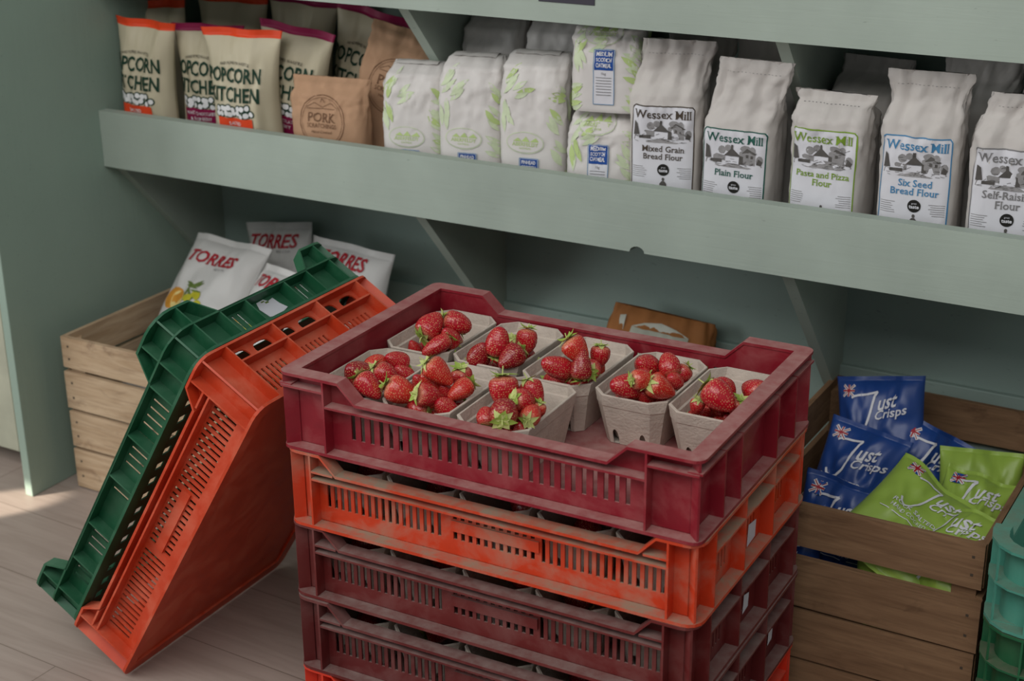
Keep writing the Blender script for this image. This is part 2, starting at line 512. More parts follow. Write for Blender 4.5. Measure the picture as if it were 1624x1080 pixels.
SP_B = dict(W=.6, D=.4, H=H_, rad=.022, ins=.019, rim_w=.021,
    front=[(-.242, H_), (-.217, .087), (.220, .087), (.243, H_)], end=[(-.1, H_), (.1, H_)],
    front_holes=plate_holes, front_ribs=[(-.258, 1), (.258, 1)], front_ledges=[(-.258, .258, .0745), (-.258, -.222, .0855), (.226, .258, .0855)],
    end_holes=end_slots, end_ribs=[(-.147, 1), (-.045, 1), (.060, 1), (.162, 1)], end_ledges=[(-.147, .162, .079)], front_pads=[(-.050, .078, .040, .0555)])
SP_B2 = dict(SP_B, end_holes=end_slots + ov)
SP_C = dict(W=.6, D=.4, H=.088, rad=.035, ins=.020, rim_w=.022,
    front=sym([(.203, .052), (.229, .088)]), end=sym([(.101, .052), (.128, .088)]),
    front_holes=[], end_holes=[], flanges=[.052],
    front_ribs=[(s, 1) for s in (-.245, -.17, -.09, .015, .10, .20, .245)], end_ribs=[(s, 1) for s in (-.155, -.10, -.045, .045, .10, .16)],
    front_ledges=[], end_ledges=[])
for c0, n in ((-.220, 3), (-.150, 4), (-.022, 1), (.035, 5), (.118, 5)):
    SP_C['front_holes'] = SP_C['front_holes'] + slots(c0, c0+n*.0155, .0155, .005, .008, .045)
for c0, n in ((-.095, 4), (.052, 4)):
    SP_C['end_holes'] = SP_C['end_holes'] + slots(c0, c0+n*.0125, .0125, .004, .008, .045)
for c0, n in ((-.095, 3), (.052, 4)): pass
SP_C['base_slots'] = []
for q in range(16):
    s = -.25 + q*.033
    SP_C['base_slots'] += [rect_hole(s, s+.014, -.165, -.150), rect_hole(s, s+.014, -.10, -.02), rect_hole(s, s+.014, .02, .10), rect_hole(s, s+.014, .15, .165)]
SP_D = dict(W=.4, D=.34, H=.1185, rad=.060, ins=.020, rim_w=.022, round_wall=True,
    front=[(-.1, .1185), (.1, .1185)], end=sym([(.082, .098), (.094, .1185)]),
    front_holes=slots(-.11, .11, .016, .006, .02, .05), end_holes=slots(-.08, .08, .016, .006, .02, .05), flanges=[.064],
    front_ribs=[(-.135, 1), (-.115, .03), (-.05, 1), (.05, 1), (.135, 1)], end_ribs=[(-.105, 1), (.105, 1), (0, 1)], front_ledges=[], end_ledges=[])

# the stack
SX, SY, SA = .7174, -.4303, .0201
def to_world(lx, ly, z): return Vector((SX + lx*cos(SA) - ly*sin(SA), SY + lx*sin(SA) + ly*cos(SA), z))
stack = [('red_orange', .0, SP_B, 'bright orange-red slotted plastic crate at the very bottom of the stack', 0, 0, 1.07, 0),
         ('maroon_b', .1199, SP_B, 'dark maroon slotted plastic crate, second from the bottom of the stack', .001, -.001, 1.03, .002),
         ('maroon', .2361, SP_B, 'dusty maroon slotted plastic crate in the middle, right under the orange one', -.001, .001, 1.0, -.003),
         ('orange_d', .3482, SP_B, 'dusty orange slotted plastic crate directly under the burgundy top crate', .001, 0, 1.0, .002),
         ('burgundy', .4604, SP_A, 'burgundy plastic crate on top of the stack filled with strawberry punnets', 0, 0, .982, 0)]
stack_crates = []
for m_, z, sp_, lab, dx, dy, sz, da in stack:
    c = crate('plastic_crate', lab, MT[m_], sp_)
    c.location = to_world(dx, dy, z); c.rotation_euler = (0, 0, SA+da); c.scale = (1, 1, sz)
    stack_crates.append(c)
def sticker(par, y0, y1, z0, z1, x, name='label_sticker'):
    s_ = MB(); s_.add([(x, y0+.003, z1), (x, y1, z1-.004), (x, y1-.002, z0+.003), (x, y0, z0),
                       (x+.0004, y0+.003, z1), (x+.0004, y1, z1-.004), (x+.0004, y1-.002, z0+.003), (x+.0004, y0, z0)],
                      [(0,1,2,3), (7,6,5,4), (0,4,5,1), (1,5,6,2), (2,6,7,3), (3,7,4,0)])
    o = s_.build(name, MT['sticker'], par); o['label'] = 'torn white paper sticker'
sticker(stack_crates[3], .011, .042, .006, .037, .2815)
sticker(stack_crates[2], .013, .034, .016, .043, .2815)
sticker(stack_crates[1], .120, .138, .024, .046, .2815)

# two crates tipped on end, leaning on the stack
LO = Vector((.0913, -.6565, 0)); la, lt = 1.5795, 1.0292
Wv = Vector((cos(la), sin(la), 0)); Pv = Vector((sin(la), -cos(la), 0)); Zv = Vector((0, 0, 1))
Lv = cos(lt)*Pv + sin(lt)*Zv; Hv = -sin(lt)*Pv + cos(lt)*Zv
def lean(root, h0):
    o = LO + Lv*.3 + Wv*.2 + Hv*h0 + Vector((0, 0, .001))
    root.matrix_world = Matrix(((Lv.x, Wv.x, Hv.x, o.x), (Lv.y, Wv.y, Hv.y, o.y), (Lv.z, Wv.z, Hv.z, o.z), (0,0,0,1)))
oc = crate('plastic_crate', 'empty orange slotted crate tipped on its end, leaning against the left of the stack', MT['orange_l'], SP_B2)
lean(oc, 0)
gc = crate('plastic_crate', 'empty dark green crate tipped on its end, nested against the leaning orange crate', MT['green_l'], SP_C)
lean(gc, .1125)
def end_sticker():
    x = .2805; pts = [(-.012, .046), (.004, .047), (.010, .041), (.022, .043), (.024, .030), (.030, .018), (.004, .012), (-.014, .016), (-.018, .034)]
    n = len(pts)
    s_ = MB().add([(x, a, b_) for a, b_ in pts] + [(x+.0005, a, b_) for a, b_ in pts],
                  [tuple(range(n))[::-1], tuple(range(n, 2*n))] + [(i, (i+1) % n, n+(i+1) % n, n+i) for i in range(n)])
    o = s_.build('label_sticker', MT['sticker'], gc); o['label'] = 'torn white paper sticker'
    for (a, b_, c1, c2) in ((.002, .0385, .009, .0415), (-.004, .0425, .003, .0445)):
        MB().box(x+.0004, x+.0008, a, c1, b_, c2).build('printed_mark', MT['p_sprig'], o)
end_sticker()

# turquoise and green crates at the right edge
for (mm, z, lab) in (('turq', .0, 'turquoise rounded-corner crate at the bottom of the small stack at the right edge'),
                     ('green_s', .1205, 'deep green rounded-corner crate under the turquoise one at the right edge'),
                     ('turq', .241, 'turquoise rounded-corner crate on top of the green one at the right edge')):
    c = crate('plastic_crate', lab, MT[mm], SP_D)
    c.location = (1.268+.2, -.275+.17, z)

# ---------------------------------------------------------------- wooden crates
def wooden_crate(label, mat, x0, x1, y0, y1, h, gaps_front, gaps_side, top_z):
    root = thing('wooden_crate', label, 'crate', ((x0+x1)/2, (y0+y1)/2, 0))
    W, D = x1-x0, y1-y0; t = .009
    def panel(L, gaps, name, M, rr):
        m_ = MB(); z = 0
        for (za, zb) in gaps:
            j = [R.uniform(-.0015, .0015) for _ in range(4)]
            m_.hexa([(-L/2+j[0], 0, za+j[1]), (L/2+j[2], 0, za+j[3]), (L/2+j[2], t, za+j[3]), (-L/2+j[0], t, za+j[1]),
                     (-L/2+j[0], 0, zb+j[2]), (L/2+j[2], 0, zb+j[0]), (L/2+j[2], t, zb+j[0]), (-L/2+j[0], t, zb+j[2])])
            for sx in (-1, 1):                                    # two nail heads in each board end
                for q in (.3, .7):
                    zz = za + (zb-za)*q
                    m_.box(sx*(L/2-.016)-.002, sx*(L/2-.016)+.002, -.0006, .001, zz-.002, zz+.002, 1)
        o = m_.build(name, [mat, MT['p_umber']], root); o.matrix_local = M; return o
    panel(W, gaps_front, 'side_boards', Matrix.Translation((0, -D/2, 0)), 0)
    panel(W, gaps_front, 'side_boards', Matrix.Translation((0, D/2, 0)) @ Matrix.Rotation(pi, 4, 'Z'), 0)
    panel(D-2*t-.001, gaps_side, 'end_boards', Matrix.Translation((-W/2, 0, 0)) @ Matrix.Rotation(-pi/2, 4, 'Z'), 0)
    panel(D-2*t-.001, gaps_side, 'end_boards', Matrix.Translation((W/2, 0, 0)) @ Matrix.Rotation(pi/2, 4, 'Z'), 0)
    for sx in (-1, 1):
        for sy in (-1, 1):
            a = Vector((sx*(W/2-t-.0005), sy*(D/2-t-.0005), 0)); l = .034
            p = [a, a-Vector((sx*l, 0, 0)), a-Vector((0, sy*l, 0))]
            f = [(0,1,2), (3,5,4), (0,3,4,1), (1,4,5,2), (2,5,3,0)]
            MB().add([(q.x, q.y, .004) for q in p] + [(q.x, q.y, top_z-.012) for q in p], f).build('corner_post', mat, root)
    bt = MB()
    for k in range(5):
        w = (D-2*t-.004)/5
        bt.box(-W/2+t+.001, W/2-t-.001, -D/2+t+.002+k*w, -D/2+t+k*w+w-.006, .006, .014)
    bt.build('bottom_boards', mat, root)
    return root
wooden_crate('pale slatted wooden crate holding white crisp bags, standing behind the leaning crates', MT['wood_l'], -.4427, -.055, -.2035, .285, .313,
             [(.004, .082), (.089, .162), (.168, .243), (.250, .313)], [(.004, .082), (.089, .162), (.168, .243), (.250, .313)], .313)
wooden_crate('worn brown wooden crate holding blue and green crisp bags, right of the crate stack', MT['wood_r'], .880, 1.2585, -.193, .288, .318,
             [(.004, .060), (.064, .146), (.150, .230), (.249, .318)], [(.004, .065), (.080, .150), (.165, .235), (.250, .318)], .318)

# ---------------------------------------------------------------- punnets
def octo(w, l, c, z):
    a, b_ = w-c, l-c
    return [(-a,-l,z), (a,-l,z), (w,-b_,z), (w,b_,z), (a,l,z), (-a,l,z), (-w,b_,z), (-w,-b_,z)]

def make_punnet():
    W, L, Hp = .0520, .0858, .074
    root = thing('punnet', 'x', 'punnet')
    m_ = MB()
    r0, r1 = octo(.038, .068, .010, 0), octo(.0480, .0812, .014, .056)
    o = len(m_.v)
    m_.add(r0 + r1, [(j, (j+1) % 8, 8+(j+1) % 8, 8+j) for j in range(8) if j not in (0, 4)])
    m_.add(octo(.038, .068, .010, .0005), [tuple(range(8))[::-1]])
    for e in (0, 4):                                               # the two ends with their arched vent notches
        a0, b0, a1, b1 = (Vector(p) for p in (r0[e], r0[e+1], r1[e], r1[e+1]))
        nn = Vector((0, 1 if e == 0 else -1, 0))
        def pos(s, z, dd):
            k = z/.056; q = a0.lerp(b0, s).lerp(a1.lerp(b1, s), k); return q + nn*dd
        def arch(c): return [(c + .075*cos(pi-pi*k/6), 0, .011 + .011*sin(pi*k/6)) for k in range(7)]
        plate(m_, pos, 0, 1, 0, .056, [arch(.17), arch(.83)], .002)
    rows = [r1, octo(.0489, .0822, .0145, .0575), octo(W, L, .019, Hp-.001), octo(W-.0005, L-.0005, .019, Hp),
            octo(W-.0030, L-.0030, .018, Hp), octo(.0465, .0788, .0140, .0600), octo(.0440, .0765, .013, .0585), octo(.0340, .0560, .010, .003)]
    m_.grid(rows, True, 0, False)
    m_.add(rows[-1], [tuple(range(8))])
    m_.build('tray', MT['pulp'], root)
    return root

P0 = make_punnet()
PUN = {'B1': (-.222, .0895), 'B2': (-.1110, .0885), 'B3': (.0040, .0790), 'B4': (.1170, .0720), 'B5': (.2245, .0660),
       'F1': (-.2235, -.0885), 'F2': (-.1130, -.0890), 'F3': (-.0010, -.0885)}
PLAB = {'B1': 'leftmost grey punnet in the back row of the top crate', 'B2': 'second grey punnet from the left in the back row of the top crate',
        'B3': 'middle grey punnet in the back row of the top crate', 'B4': 'fourth grey punnet from the left in the back row, its front end showing',
        'B5': 'rightmost grey punnet in the back row, by the right rim of the top crate', 'F1': 'leftmost grey punnet in the front row of the top crate',
        'F2': 'middle grey punnet in the front row of the top crate', 'F3': 'right-hand grey punnet in the front row, beside the empty gap'}
ZP = .4604 + .0058*.982 + .0004
first = True
for k, (lx, ly) in PUN.items():
    p = P0 if first else copy_tree(P0); first = False
    p['label'] = PLAB[k]; p['group'] = 'pulp punnets in the top crate'
    p.location = to_world(lx, ly, ZP); p.rotation_euler = (0, 0, SA + R.uniform(-.012, .012))
NAMES = ['leftmost', 'second', 'middle', 'fourth', 'rightmost']
for ci, cz, cn in ((3, .3482, 'dusty orange crate'), (2, .2361, 'middle maroon crate'), (1, .1199, 'lower dark maroon crate')):
    for i in range(5):
        p = copy_tree(P0); p['group'] = 'pulp punnets in the lower crates'
        p['label'] = f"{NAMES[i]} grey punnet behind the front slots of the {cn}"
        p.location = to_world(-.222 + i*.1115 + R.uniform(-.002, .002), -.0885, cz+.0064); p.rotation_euler = (0, 0, SA + R.uniform(-.01, .01))

# ---------------------------------------------------------------- strawberries
def berry_mat(name, red, deep, shoulder):
    m, nt, b = base_mat(name, .27, .55)
    at = nt.nodes.new('ShaderNodeAttribute'); at.attribute_name = 'seed'
    sx = nt.nodes.new('ShaderNodeSeparateColor'); nt.links.new(at.outputs['Color'], sx.inputs[0])
    f = noise_tex(nt, coords(nt), 35, 3)
    c = mixc(nt, maprange(nt, f, .35, .65), srgb(deep), srgb(red))
    ng = N(nt, 'ShaderNodeMath', operation='ADD'); nt.links.new(sx.outputs[1], ng.inputs[0])
    nt.links.new(maprange(nt, f, .3, .7, -.12, .12), ng.inputs[1])
    c = mixc(nt, maprange(nt, ng.outputs[0], .87, 1.03, 0, .65), c, srgb(shoulder))
    c = mixc(nt, maprange(nt, sx.outputs[0], .3, .8, 0, .75), c, srgb('#dba878'))
    nt.links.new(c, b.inputs['Base Color'])
    b.inputs['Subsurface Weight'].default_value = .08; b.inputs['Subsurface Radius'].default_value = (.01, .002, .002)
    return m
BM = {'r': berry_mat('strawberry_red', '#c01a27', '#a01020', '#e3b08a'), 'o': berry_mat('strawberry_orange_red', '#cc3425', '#b92023', '#e8c79a'),
      'd': berry_mat('strawberry_dark_red', '#9c1420', '#830d1a', '#c5604a')}

def berry_mesh(seed, prof, mat, nu=72, nv=52):
    rn = random.Random(seed); pf = lerp_profile(prof)
    rows_n = 14; seeds = []
    for q in range(rows_n):
        t = .07 + .86*q/(rows_n-1); rr = pf(t); cnt = max(3, int(2*pi*rr*rows_n/2.5))
        for k in range(cnt): seeds.append((t + rn.uniform(-.012, .012), 2*pi*(k + .5*(q % 2))/cnt + rn.uniform(-.06, .06)))
    rows = []; cols = []
    for i in range(nv+1):
        t = i/nv; te = .5 - .5*cos(pi*t) * 1.0
        row = []; cc = []
        for j in range(nu):
            a = 2*pi*j/nu; rr = pf(te)
            lump = 1 + .07*noise.noise(Vector((cos(a)*1.3+seed*3.1, sin(a)*1.3, te*2.2)))
            best = 9
            for (ts, as_) in seeds:
                if abs(ts-te) < .1:
                    da = (a-as_+pi) % (2*pi) - pi
                    q = (da*max(rr, .15))**2 + ((te-ts)*2.3)**2
                    if q < best: best = q
            dist = sqrt(best)
            dent = math.exp(-(dist/.07)**2)
            k = lump*(rr - .045*dent*min(1, rr*2))
            row.append((k*cos(a), k*sin(a), (te-.5)*2.0)); cc.append((1.0 if dist < .036 else .0, te, 0, 1))
        rows.append(row); cols += cc
    m_ = MB(); m_.grid(rows, True, 0, True)
    m_.add(rows[0], [tuple(range(nu))[::-1]], 0, True); m_.add(rows[-1], [tuple(range(nu))], 0, True)
    cols += cols[:nu] + cols[nv*nu:nv*nu+nu]
    me = bpy.data.meshes.new('strawberry'); me.from_pydata(m_.v, [], m_.f); me.materials.append(mat)
    me.polygons.foreach_set('use_smooth', [True]*len(m_.f))
    ca = me.color_attributes.new('seed', 'FLOAT_COLOR', 'POINT')
    flat = [x for c in cols for x in c]; ca.data.foreach_set('color', flat); me.update()
    return me
PROFS = [[(0,.05),(.03,.24),(.09,.40),(.2,.60),(.35,.80),(.5,.94),(.65,1.0),(.8,.98),(.9,.86),(.96,.62),(1,.22)],
         [(0,.08),(.03,.32),(.09,.52),(.2,.72),(.35,.89),(.5,.98),(.65,1.0),(.8,.94),(.9,.80),(.96,.58),(1,.2)],
         [(0,.06),(.03,.22),(.1,.38),(.25,.62),(.4,.80),(.55,.92),(.7,.99),(.82,.98),(.92,.82),(.97,.6),(1,.25)]]
BMESH = {c: [berry_mesh(11*i+ord(c), PROFS[i], BM[c]) for i in range(3)] for c in 'rod'}

def calyx_mesh(seed):
    rn = random.Random(seed); m_ = MB(); n = rn.choice((8, 9, 10))
    for k in range(n):
        a = 2*pi*k/n + rn.uniform(-.2, .2); L_ = rn.uniform(.74, 1.14); w = rn.uniform(.20, .30); lift = rn.uniform(-.25, 1.0)
        ca, sa = cos(a), sin(a); rows = []
        for i in range(6):
            t = i/5; rad = .06 + L_*t*(1-.12*t*max(0, lift)); zz = 1.0 + .04 - .22*rad*rad + lift*t*t*.55
            ww = w*(1-t)**.75*(1 if t > 0 else .7)*(1+.5*sin(pi*t))
            row = []
            for q in (-1, 0, 1):
                off = q*ww; row.append((ca*rad - sa*off, sa*rad + ca*off, zz + (.06*ww/w if q else 0)))
            rows.append(row)
        m_.grid(rows, False, 0 if rn.random() < .55 else 1, True)
    m_.tube([(0,0,1.0), (.03,.02,1.18), (rn.uniform(-.15,.15), rn.uniform(-.15,.15), 1.0+rn.uniform(.3,.6))], [.07, .05, .045], 6, 1)
    me = bpy.data.meshes.new('calyx'); me.from_pydata(m_.v, [], m_.f); me.materials.append(MT['calyx']); me.materials.append(MT['calyx_p'])
    me.polygons.foreach_set('material_index', m_.m); me.polygons.foreach_set('use_smooth', m_.sm); me.update(); return me
CAL = [calyx_mesh(s) for s in (1, 2, 3, 4)]
BI = [0]
def strawberry(world, rad, ratio, colr, axis, label, group):
    i = BI[0]; BI[0] += 1
    o = bpy.data.objects.new('strawberry', BMESH[colr][i % 3]); COL.objects.link(o)
    tag(o, label, 'strawberry', group)
    rot = Vector((0, 0, 1)).rotation_difference(Vector(axis)).to_matrix().to_4x4()
    o.matrix_world = Matrix.Translation(world) @ rot @ Matrix.Rotation(R.uniform(0, 6), 4, 'Z') @ Matrix.Diagonal((rad, rad, rad*ratio*1.08, 1))
    k = bpy.data.objects.new('calyx', CAL[i % 4]); COL.objects.link(k); k.parent = o
    return o

# punnet, place in the stack's own frame (x, y, height), radius, length ratio, colour, direction of the leaves
BERRIES = [
('F1',-0.2309,-0.1168,0.548,0.0186,1.0,'d',(0.17,0.7, -0.69), 'big dark red strawberry, tip outward at back left of leftmost front punnet'),
('F1',-0.224,-0.0708,0.546,0.0137,1.05,'o',(-0.23,-0.92, -0.3), 'orange-red strawberry, leaves left at back of leftmost front punnet'),
('F1',-0.2017,-0.0608,0.5454,0.0142,1.1,'r',(0.34,0.76, -0.56), 'red strawberry, tip outward, left of two at back right in leftmost front punnet'),
('F1',-0.1793,-0.0626,0.5396,0.0128,1.15,'r',(0.34,0.49, -0.8), 'red strawberry, tip outward, right of two at back right in leftmost front punnet'),
('F1',-0.1881,-0.1054,0.548,0.0151,1.1,'r',(-0.72,-0.24, 0.65), 'red strawberry, leaves left at centre of leftmost front punnet'),
('F1',-0.1759,-0.1581,0.5525,0.0156,1.15,'r',(-0.82,0.08, 0.56), 'red strawberry, leaves up at front left of leftmost front punnet'),
('F1',-0.2069,-0.1543,0.54,0.0108,1.0,'r',(0.1,0.49, -0.87), 'small red strawberry, tip outward at front left of leftmost front punnet'),
('F1',-0.1895,-0.1602,0.5345,0.0107,1.0,'d',(0.11,0.42, -0.9), 'small dark red strawberry, tip outward at front left of leftmost front punnet'),
('F2',-0.1025,-0.1139,0.572,0.0156,1.2,'o',(-0.72,-0.23, 0.65), 'orange-red strawberry, leaves left at back of middle front punnet'),
('F2',-0.1342,-0.1519,0.5527,0.0171,1.15,'o',(-0.81,-0.4, 0.42), 'orange-red strawberry, leaves left at left of middle front punnet'),
('F2',-0.1247,-0.0993,0.548,0.0141,1.25,'o',(0.39,0.36, -0.85), 'orange-red strawberry, leaves down at back of middle front punnet'),
('F2',-0.1484,-0.0931,0.542,0.0126,1.1,'r',(0.19,0.52, -0.83), 'red strawberry, tip outward at back left of middle front punnet'),
('F2',-0.0981,-0.1476,0.5524,0.0146,1.1,'r',(-0.49,-0.81, 0.31), 'red strawberry, leaves left at front of middle front punnet'),
('F2',-0.101,-0.0595,0.545,0.0139,1.0,'r',(-0.03,-0.15, 0.99), 'red strawberry, leaves up at back right of middle front punnet'),
('F2',-0.0968,-0.1042,0.5427,0.0124,1.15,'r',(-0.04,0.5, -0.86), 'small red strawberry, tip outward at right of middle front punnet'),
('F2',-0.0764,-0.1058,0.5483,0.0123,1.4,'o',(0.37,0.87, 0.33), 'small orange-red strawberry, leaves right at right of middle front punnet'),
('F2',-0.0795,-0.1414,0.5396,0.0126,1.2,'r',(0.41,0.58, -0.7), 'red strawberry, tip outward at front right of middle front punnet'),
('F2',-0.1152,-0.1578,0.5373,0.0122,1.1,'r',(0.95,-0.01, -0.3), 'small red strawberry, leaves right at front left of middle front punnet'),
('F3',-0.0043,-0.1107,0.56,0.0185,1.05,'r',(-0.21,0.18, 0.96), 'red strawberry, leaves up at back left of right front punnet'),
('F3',0.022,-0.1224,0.555,0.0143,1.0,'r',(-0.39,-0.82, 0.42), 'red strawberry, leaves outward at back of right front punnet'),
('F3',0.0295,-0.0973,0.552,0.0149,1.2,'r',(-0.53,0.2, 0.82), 'red strawberry, leaves up at back right of right front punnet'),
('F3',0.0529,-0.0989,0.546,0.0096,1.1,'o',(0.23,0.16, 0.96), 'small orange-red strawberry, leaves up at right of right front punnet'),
('F3',0.0219,-0.1663,0.555,0.0172,1.0,'d',(0.38,-0.92, -0.14), 'dark red strawberry, leaves outward at left of right front punnet'),
('F3',0.0311,-0.1409,0.5459,0.0118,1.0,'d',(-0.11,0.61, -0.79), 'small dark red strawberry, tip outward at front of right front punnet'),
('F3',0.0499,-0.1326,0.5502,0.0126,1.1,'o',(0.12,-0.97, -0.2), 'orange-red strawberry, leaves outward at right of right front punnet'),
('F3',-0.0126,-0.1519,0.543,0.0119,1.0,'r',(0.47,-0.62, -0.63), 'small red strawberry, leaves down at left of right front punnet'),
('F3',0.0392,-0.1576,0.538,0.0117,1.0,'r',(0.07,0.31, -0.95), 'small red strawberry, tip outward at front of right front punnet'),
('B1',-0.1942,0.0402,0.566,0.0178,1.05,'r',(-0.2,-0.78, -0.59), 'red strawberry, leaves down at back of leftmost back punnet'),
('B1',-0.1491,0.0547,0.5652,0.0159,1.15,'r',(-0.83,-0.43, 0.36), 'red strawberry, leaves left at back right of leftmost back punnet'),
('B1',-0.1658,0.0265,0.553,0.0141,1.05,'r',(0.05,0.54, -0.84), 'red strawberry, tip outward at centre of leftmost back punnet'),
('B1',-0.1899,0.0068,0.548,0.0105,1.15,'r',(0.67,0.19, 0.72), 'small red strawberry, leaves right at front left of leftmost back punnet'),
('B1',-0.1438,-0.0019,0.552,0.0117,1.7,'r',(0.55,0.74, 0.4), 'small red strawberry, leaves right at front right of leftmost back punnet'),
('B1',-0.2304,0.0226,0.536,0.0098,1.1,'r',(0.17,0.36, -0.92), 'small red strawberry, tip outward at front left of leftmost back punnet'),
('B1',-0.1374,0.0455,0.5468,0.0115,1.5,'r',(0.65,0.49, 0.58), 'small red strawberry, leaves right at right of leftmost back punnet'),
('B2',-0.0924,0.0253,0.5634,0.016,1.15,'r',(-0.17,-0.15, -0.98), 'red strawberry, leaves down at back left of second back punnet from left'),
('B2',-0.1126,0.0115,0.5516,0.0156,1.1,'d',(-0.43,0.12, -0.89), 'dark red strawberry, tip outward at left of second back punnet from left'),
('B2',-0.0902,0.0696,0.545,0.0115,1.0,'o',(0.19,-0.11, 0.98), 'small orange-red strawberry, leaves up at back of second back punnet from left'),
('B2',-0.0605,0.0609,0.56,0.0139,1.1,'r',(-0.03,0.28, 0.96), 'red strawberry, leaves up at back right of second back punnet from left'),
('B2',-0.0479,0.0198,0.5522,0.0163,1.1,'d',(0.23,0.92, 0.3), 'dark red strawberry, tip outward at front right of second back punnet from left'),
('B2',-0.064,-0.0017,0.5478,0.0153,1.05,'d',(0.1,0.49, -0.87), 'dark red strawberry, tip outward at front of second back punnet from left'),
('B2',-0.0417,0.0663,0.54,0.0122,1.1,'d',(0.48,0.71, -0.51), 'small dark red strawberry, tip outward at right of second back punnet from left'),
('B3',0.0306,0.0261,0.575,0.016,1.1,'o',(-0.63,-0.13, 0.77), 'orange-red strawberry, leaves up at back left of middle back punnet'),
('B3',0.043,0.0549,0.557,0.0132,1.0,'r',(0.03,0.19, 0.98), 'red strawberry, leaves up at back of middle back punnet'),
('B3',0.0131,0.0069,0.556,0.0143,1.4,'r',(0.6,0.65, -0.46), 'red strawberry, leaves right at left of middle back punnet'),
('B3',0.0251,0.0377,0.547,0.0093,1.2,'r',(0.34,0.76, -0.56), 'small red strawberry, tip outward at left of middle back punnet'),
('B3',0.0552,0.0106,0.5535,0.0133,1.0,'r',(0.38,-0.92, 0.03), 'red strawberry, leaves outward at centre of middle back punnet'),
('B3',0.043,-0.0152,0.55,0.0124,1.1,'o',(0.2,0.72, -0.67), 'small orange-red strawberry, tip outward at front left of middle back punnet'),
('B3',0.0919,-0.0219,0.562,0.0134,1.3,'d',(0.03,-0.28, -0.96), 'dark red strawberry, leaves down at front right of middle back punnet'),
('B3',0.0624,-0.0057,0.5405,0.0124,1.0,'r',(-0.38,0.92, 0.09), 'small red strawberry, tip outward at front of middle back punnet'),
('B3',0.0727,0.0585,0.544,0.011,1.1,'o',(-0.42,-0.08, 0.9), 'small orange-red strawberry, leaves up at right of middle back punnet'),
('B3',0.0686,0.0402,0.546,0.011,1.1,'r',(0.11,0.7, -0.7), 'small red strawberry, tip outward at right of middle back punnet'),
('B4',0.1084,0.0659,0.5568,0.0156,1.1,'r',(0.11,0.86, -0.5), 'red strawberry, tip outward at back left of fourth back punnet from left'),
('B4',0.1441,0.0768,0.558,0.0138,1.05,'r',(0.49,-0.46, -0.74), 'red strawberry, leaves down at back right of fourth back punnet from left'),
('B4',0.1117,0.0447,0.5491,0.0109,1.2,'r',(0.08,1.0, 0.02), 'small red strawberry, tip outward at back left of fourth back punnet from left'),
('B4',0.1465,-0.0028,0.562,0.013,1.05,'o',(-0.63,-0.77, 0.04), 'orange-red strawberry, leaves left at left of fourth back punnet from left'),
('B4',0.123,-0.021,0.551,0.0162,1.3,'r',(0.6,0.75, -0.27), 'red strawberry, leaves right at front left of fourth back punnet from left'),
('B4',0.1758,0.005,0.556,0.0154,1.15,'o',(-0.66,-0.56, 0.5), 'orange-red strawberry, leaves left at front right of fourth back punnet from left'),
('B4',0.1753,0.0812,0.547,0.0113,1.2,'r',(0.49,0.47, 0.74), 'small red strawberry, leaves up at back right of fourth back punnet from left'),
('B4',0.1689,0.0632,0.546,0.0108,1.1,'r',(0.11,0.7, -0.7), 'small red strawberry, tip outward at right of fourth back punnet from left'),
('B4',0.1533,-0.0029,0.5399,0.0114,1.0,'r',(-0.24,0.65, -0.72), 'small red strawberry, tip outward at front of fourth back punnet from left'),
('B4',0.1342,-0.0018,0.5411,0.011,1.1,'r',(-0.03,0.71, -0.71), 'small red strawberry, tip outward at front left of fourth back punnet from left'),
('B4',0.1201,0.0905,0.543,0.0102,1.0,'d',(0.63,-0.4, -0.67), 'small dark red strawberry, leaves down at back of fourth back punnet from left'),
('B4',0.0976,0.0456,0.5391,0.0092,1.1,'r',(0.08,1.0, 0.02), 'small red strawberry, tip outward at left of fourth back punnet from left'),
('B4',0.1366,0.0591,0.545,0.0109,1.0,'o',(0.28,-0.96, 0.03), 'small orange-red strawberry, leaves outward at centre of fourth back punnet from left'),
('B5',0.2274,0.0455,0.549,0.0167,0.95,'r',(-0.04,0.5, -0.86), 'red strawberry, tip outward at back of rightmost back punnet'),
('B5',0.2591,0.0697,0.5493,0.0155,1.1,'r',(0.88,-0.48, 0.04), 'red strawberry, leaves outward at back right of rightmost back punnet'),
('B5',0.2438,-0.0388,0.558,0.0184,1.1,'r',(-0.85,0.19, 0.49), 'red strawberry, leaves up at front of rightmost back punnet'),
('B5',0.2435,0.0125,0.5502,0.0168,1.1,'d',(0.33,0.82, -0.47), 'dark red strawberry, tip outward at centre of rightmost back punnet'),
('B5',0.2099,-0.0291,0.542,0.0095,1.05,'r',(0.24,0.03, 0.97), 'small red strawberry, leaves up at front left of rightmost back punnet'),
('B5',0.2662,0.0016,0.5461,0.0119,1.0,'r',(0.38,-0.02, 0.92), 'small red strawberry, leaves up at front right of rightmost back punnet'),
('B5',0.2564,0.0512,0.5397,0.0089,1.0,'r',(0.34,0.76, -0.56), 'small red strawberry, tip outward at right of rightmost back punnet'),
('B5',0.2545,-0.003,0.5317,0.0103,1.0,'d',(0.1,0.49, -0.87), 'small dark red strawberry, tip outward at front of rightmost back punnet'),
]
ROTS = Matrix.Rotation(SA, 3, 'Z')
P_ = [Vector((b_[1], b_[2], b_[3])) for b_ in BERRIES]
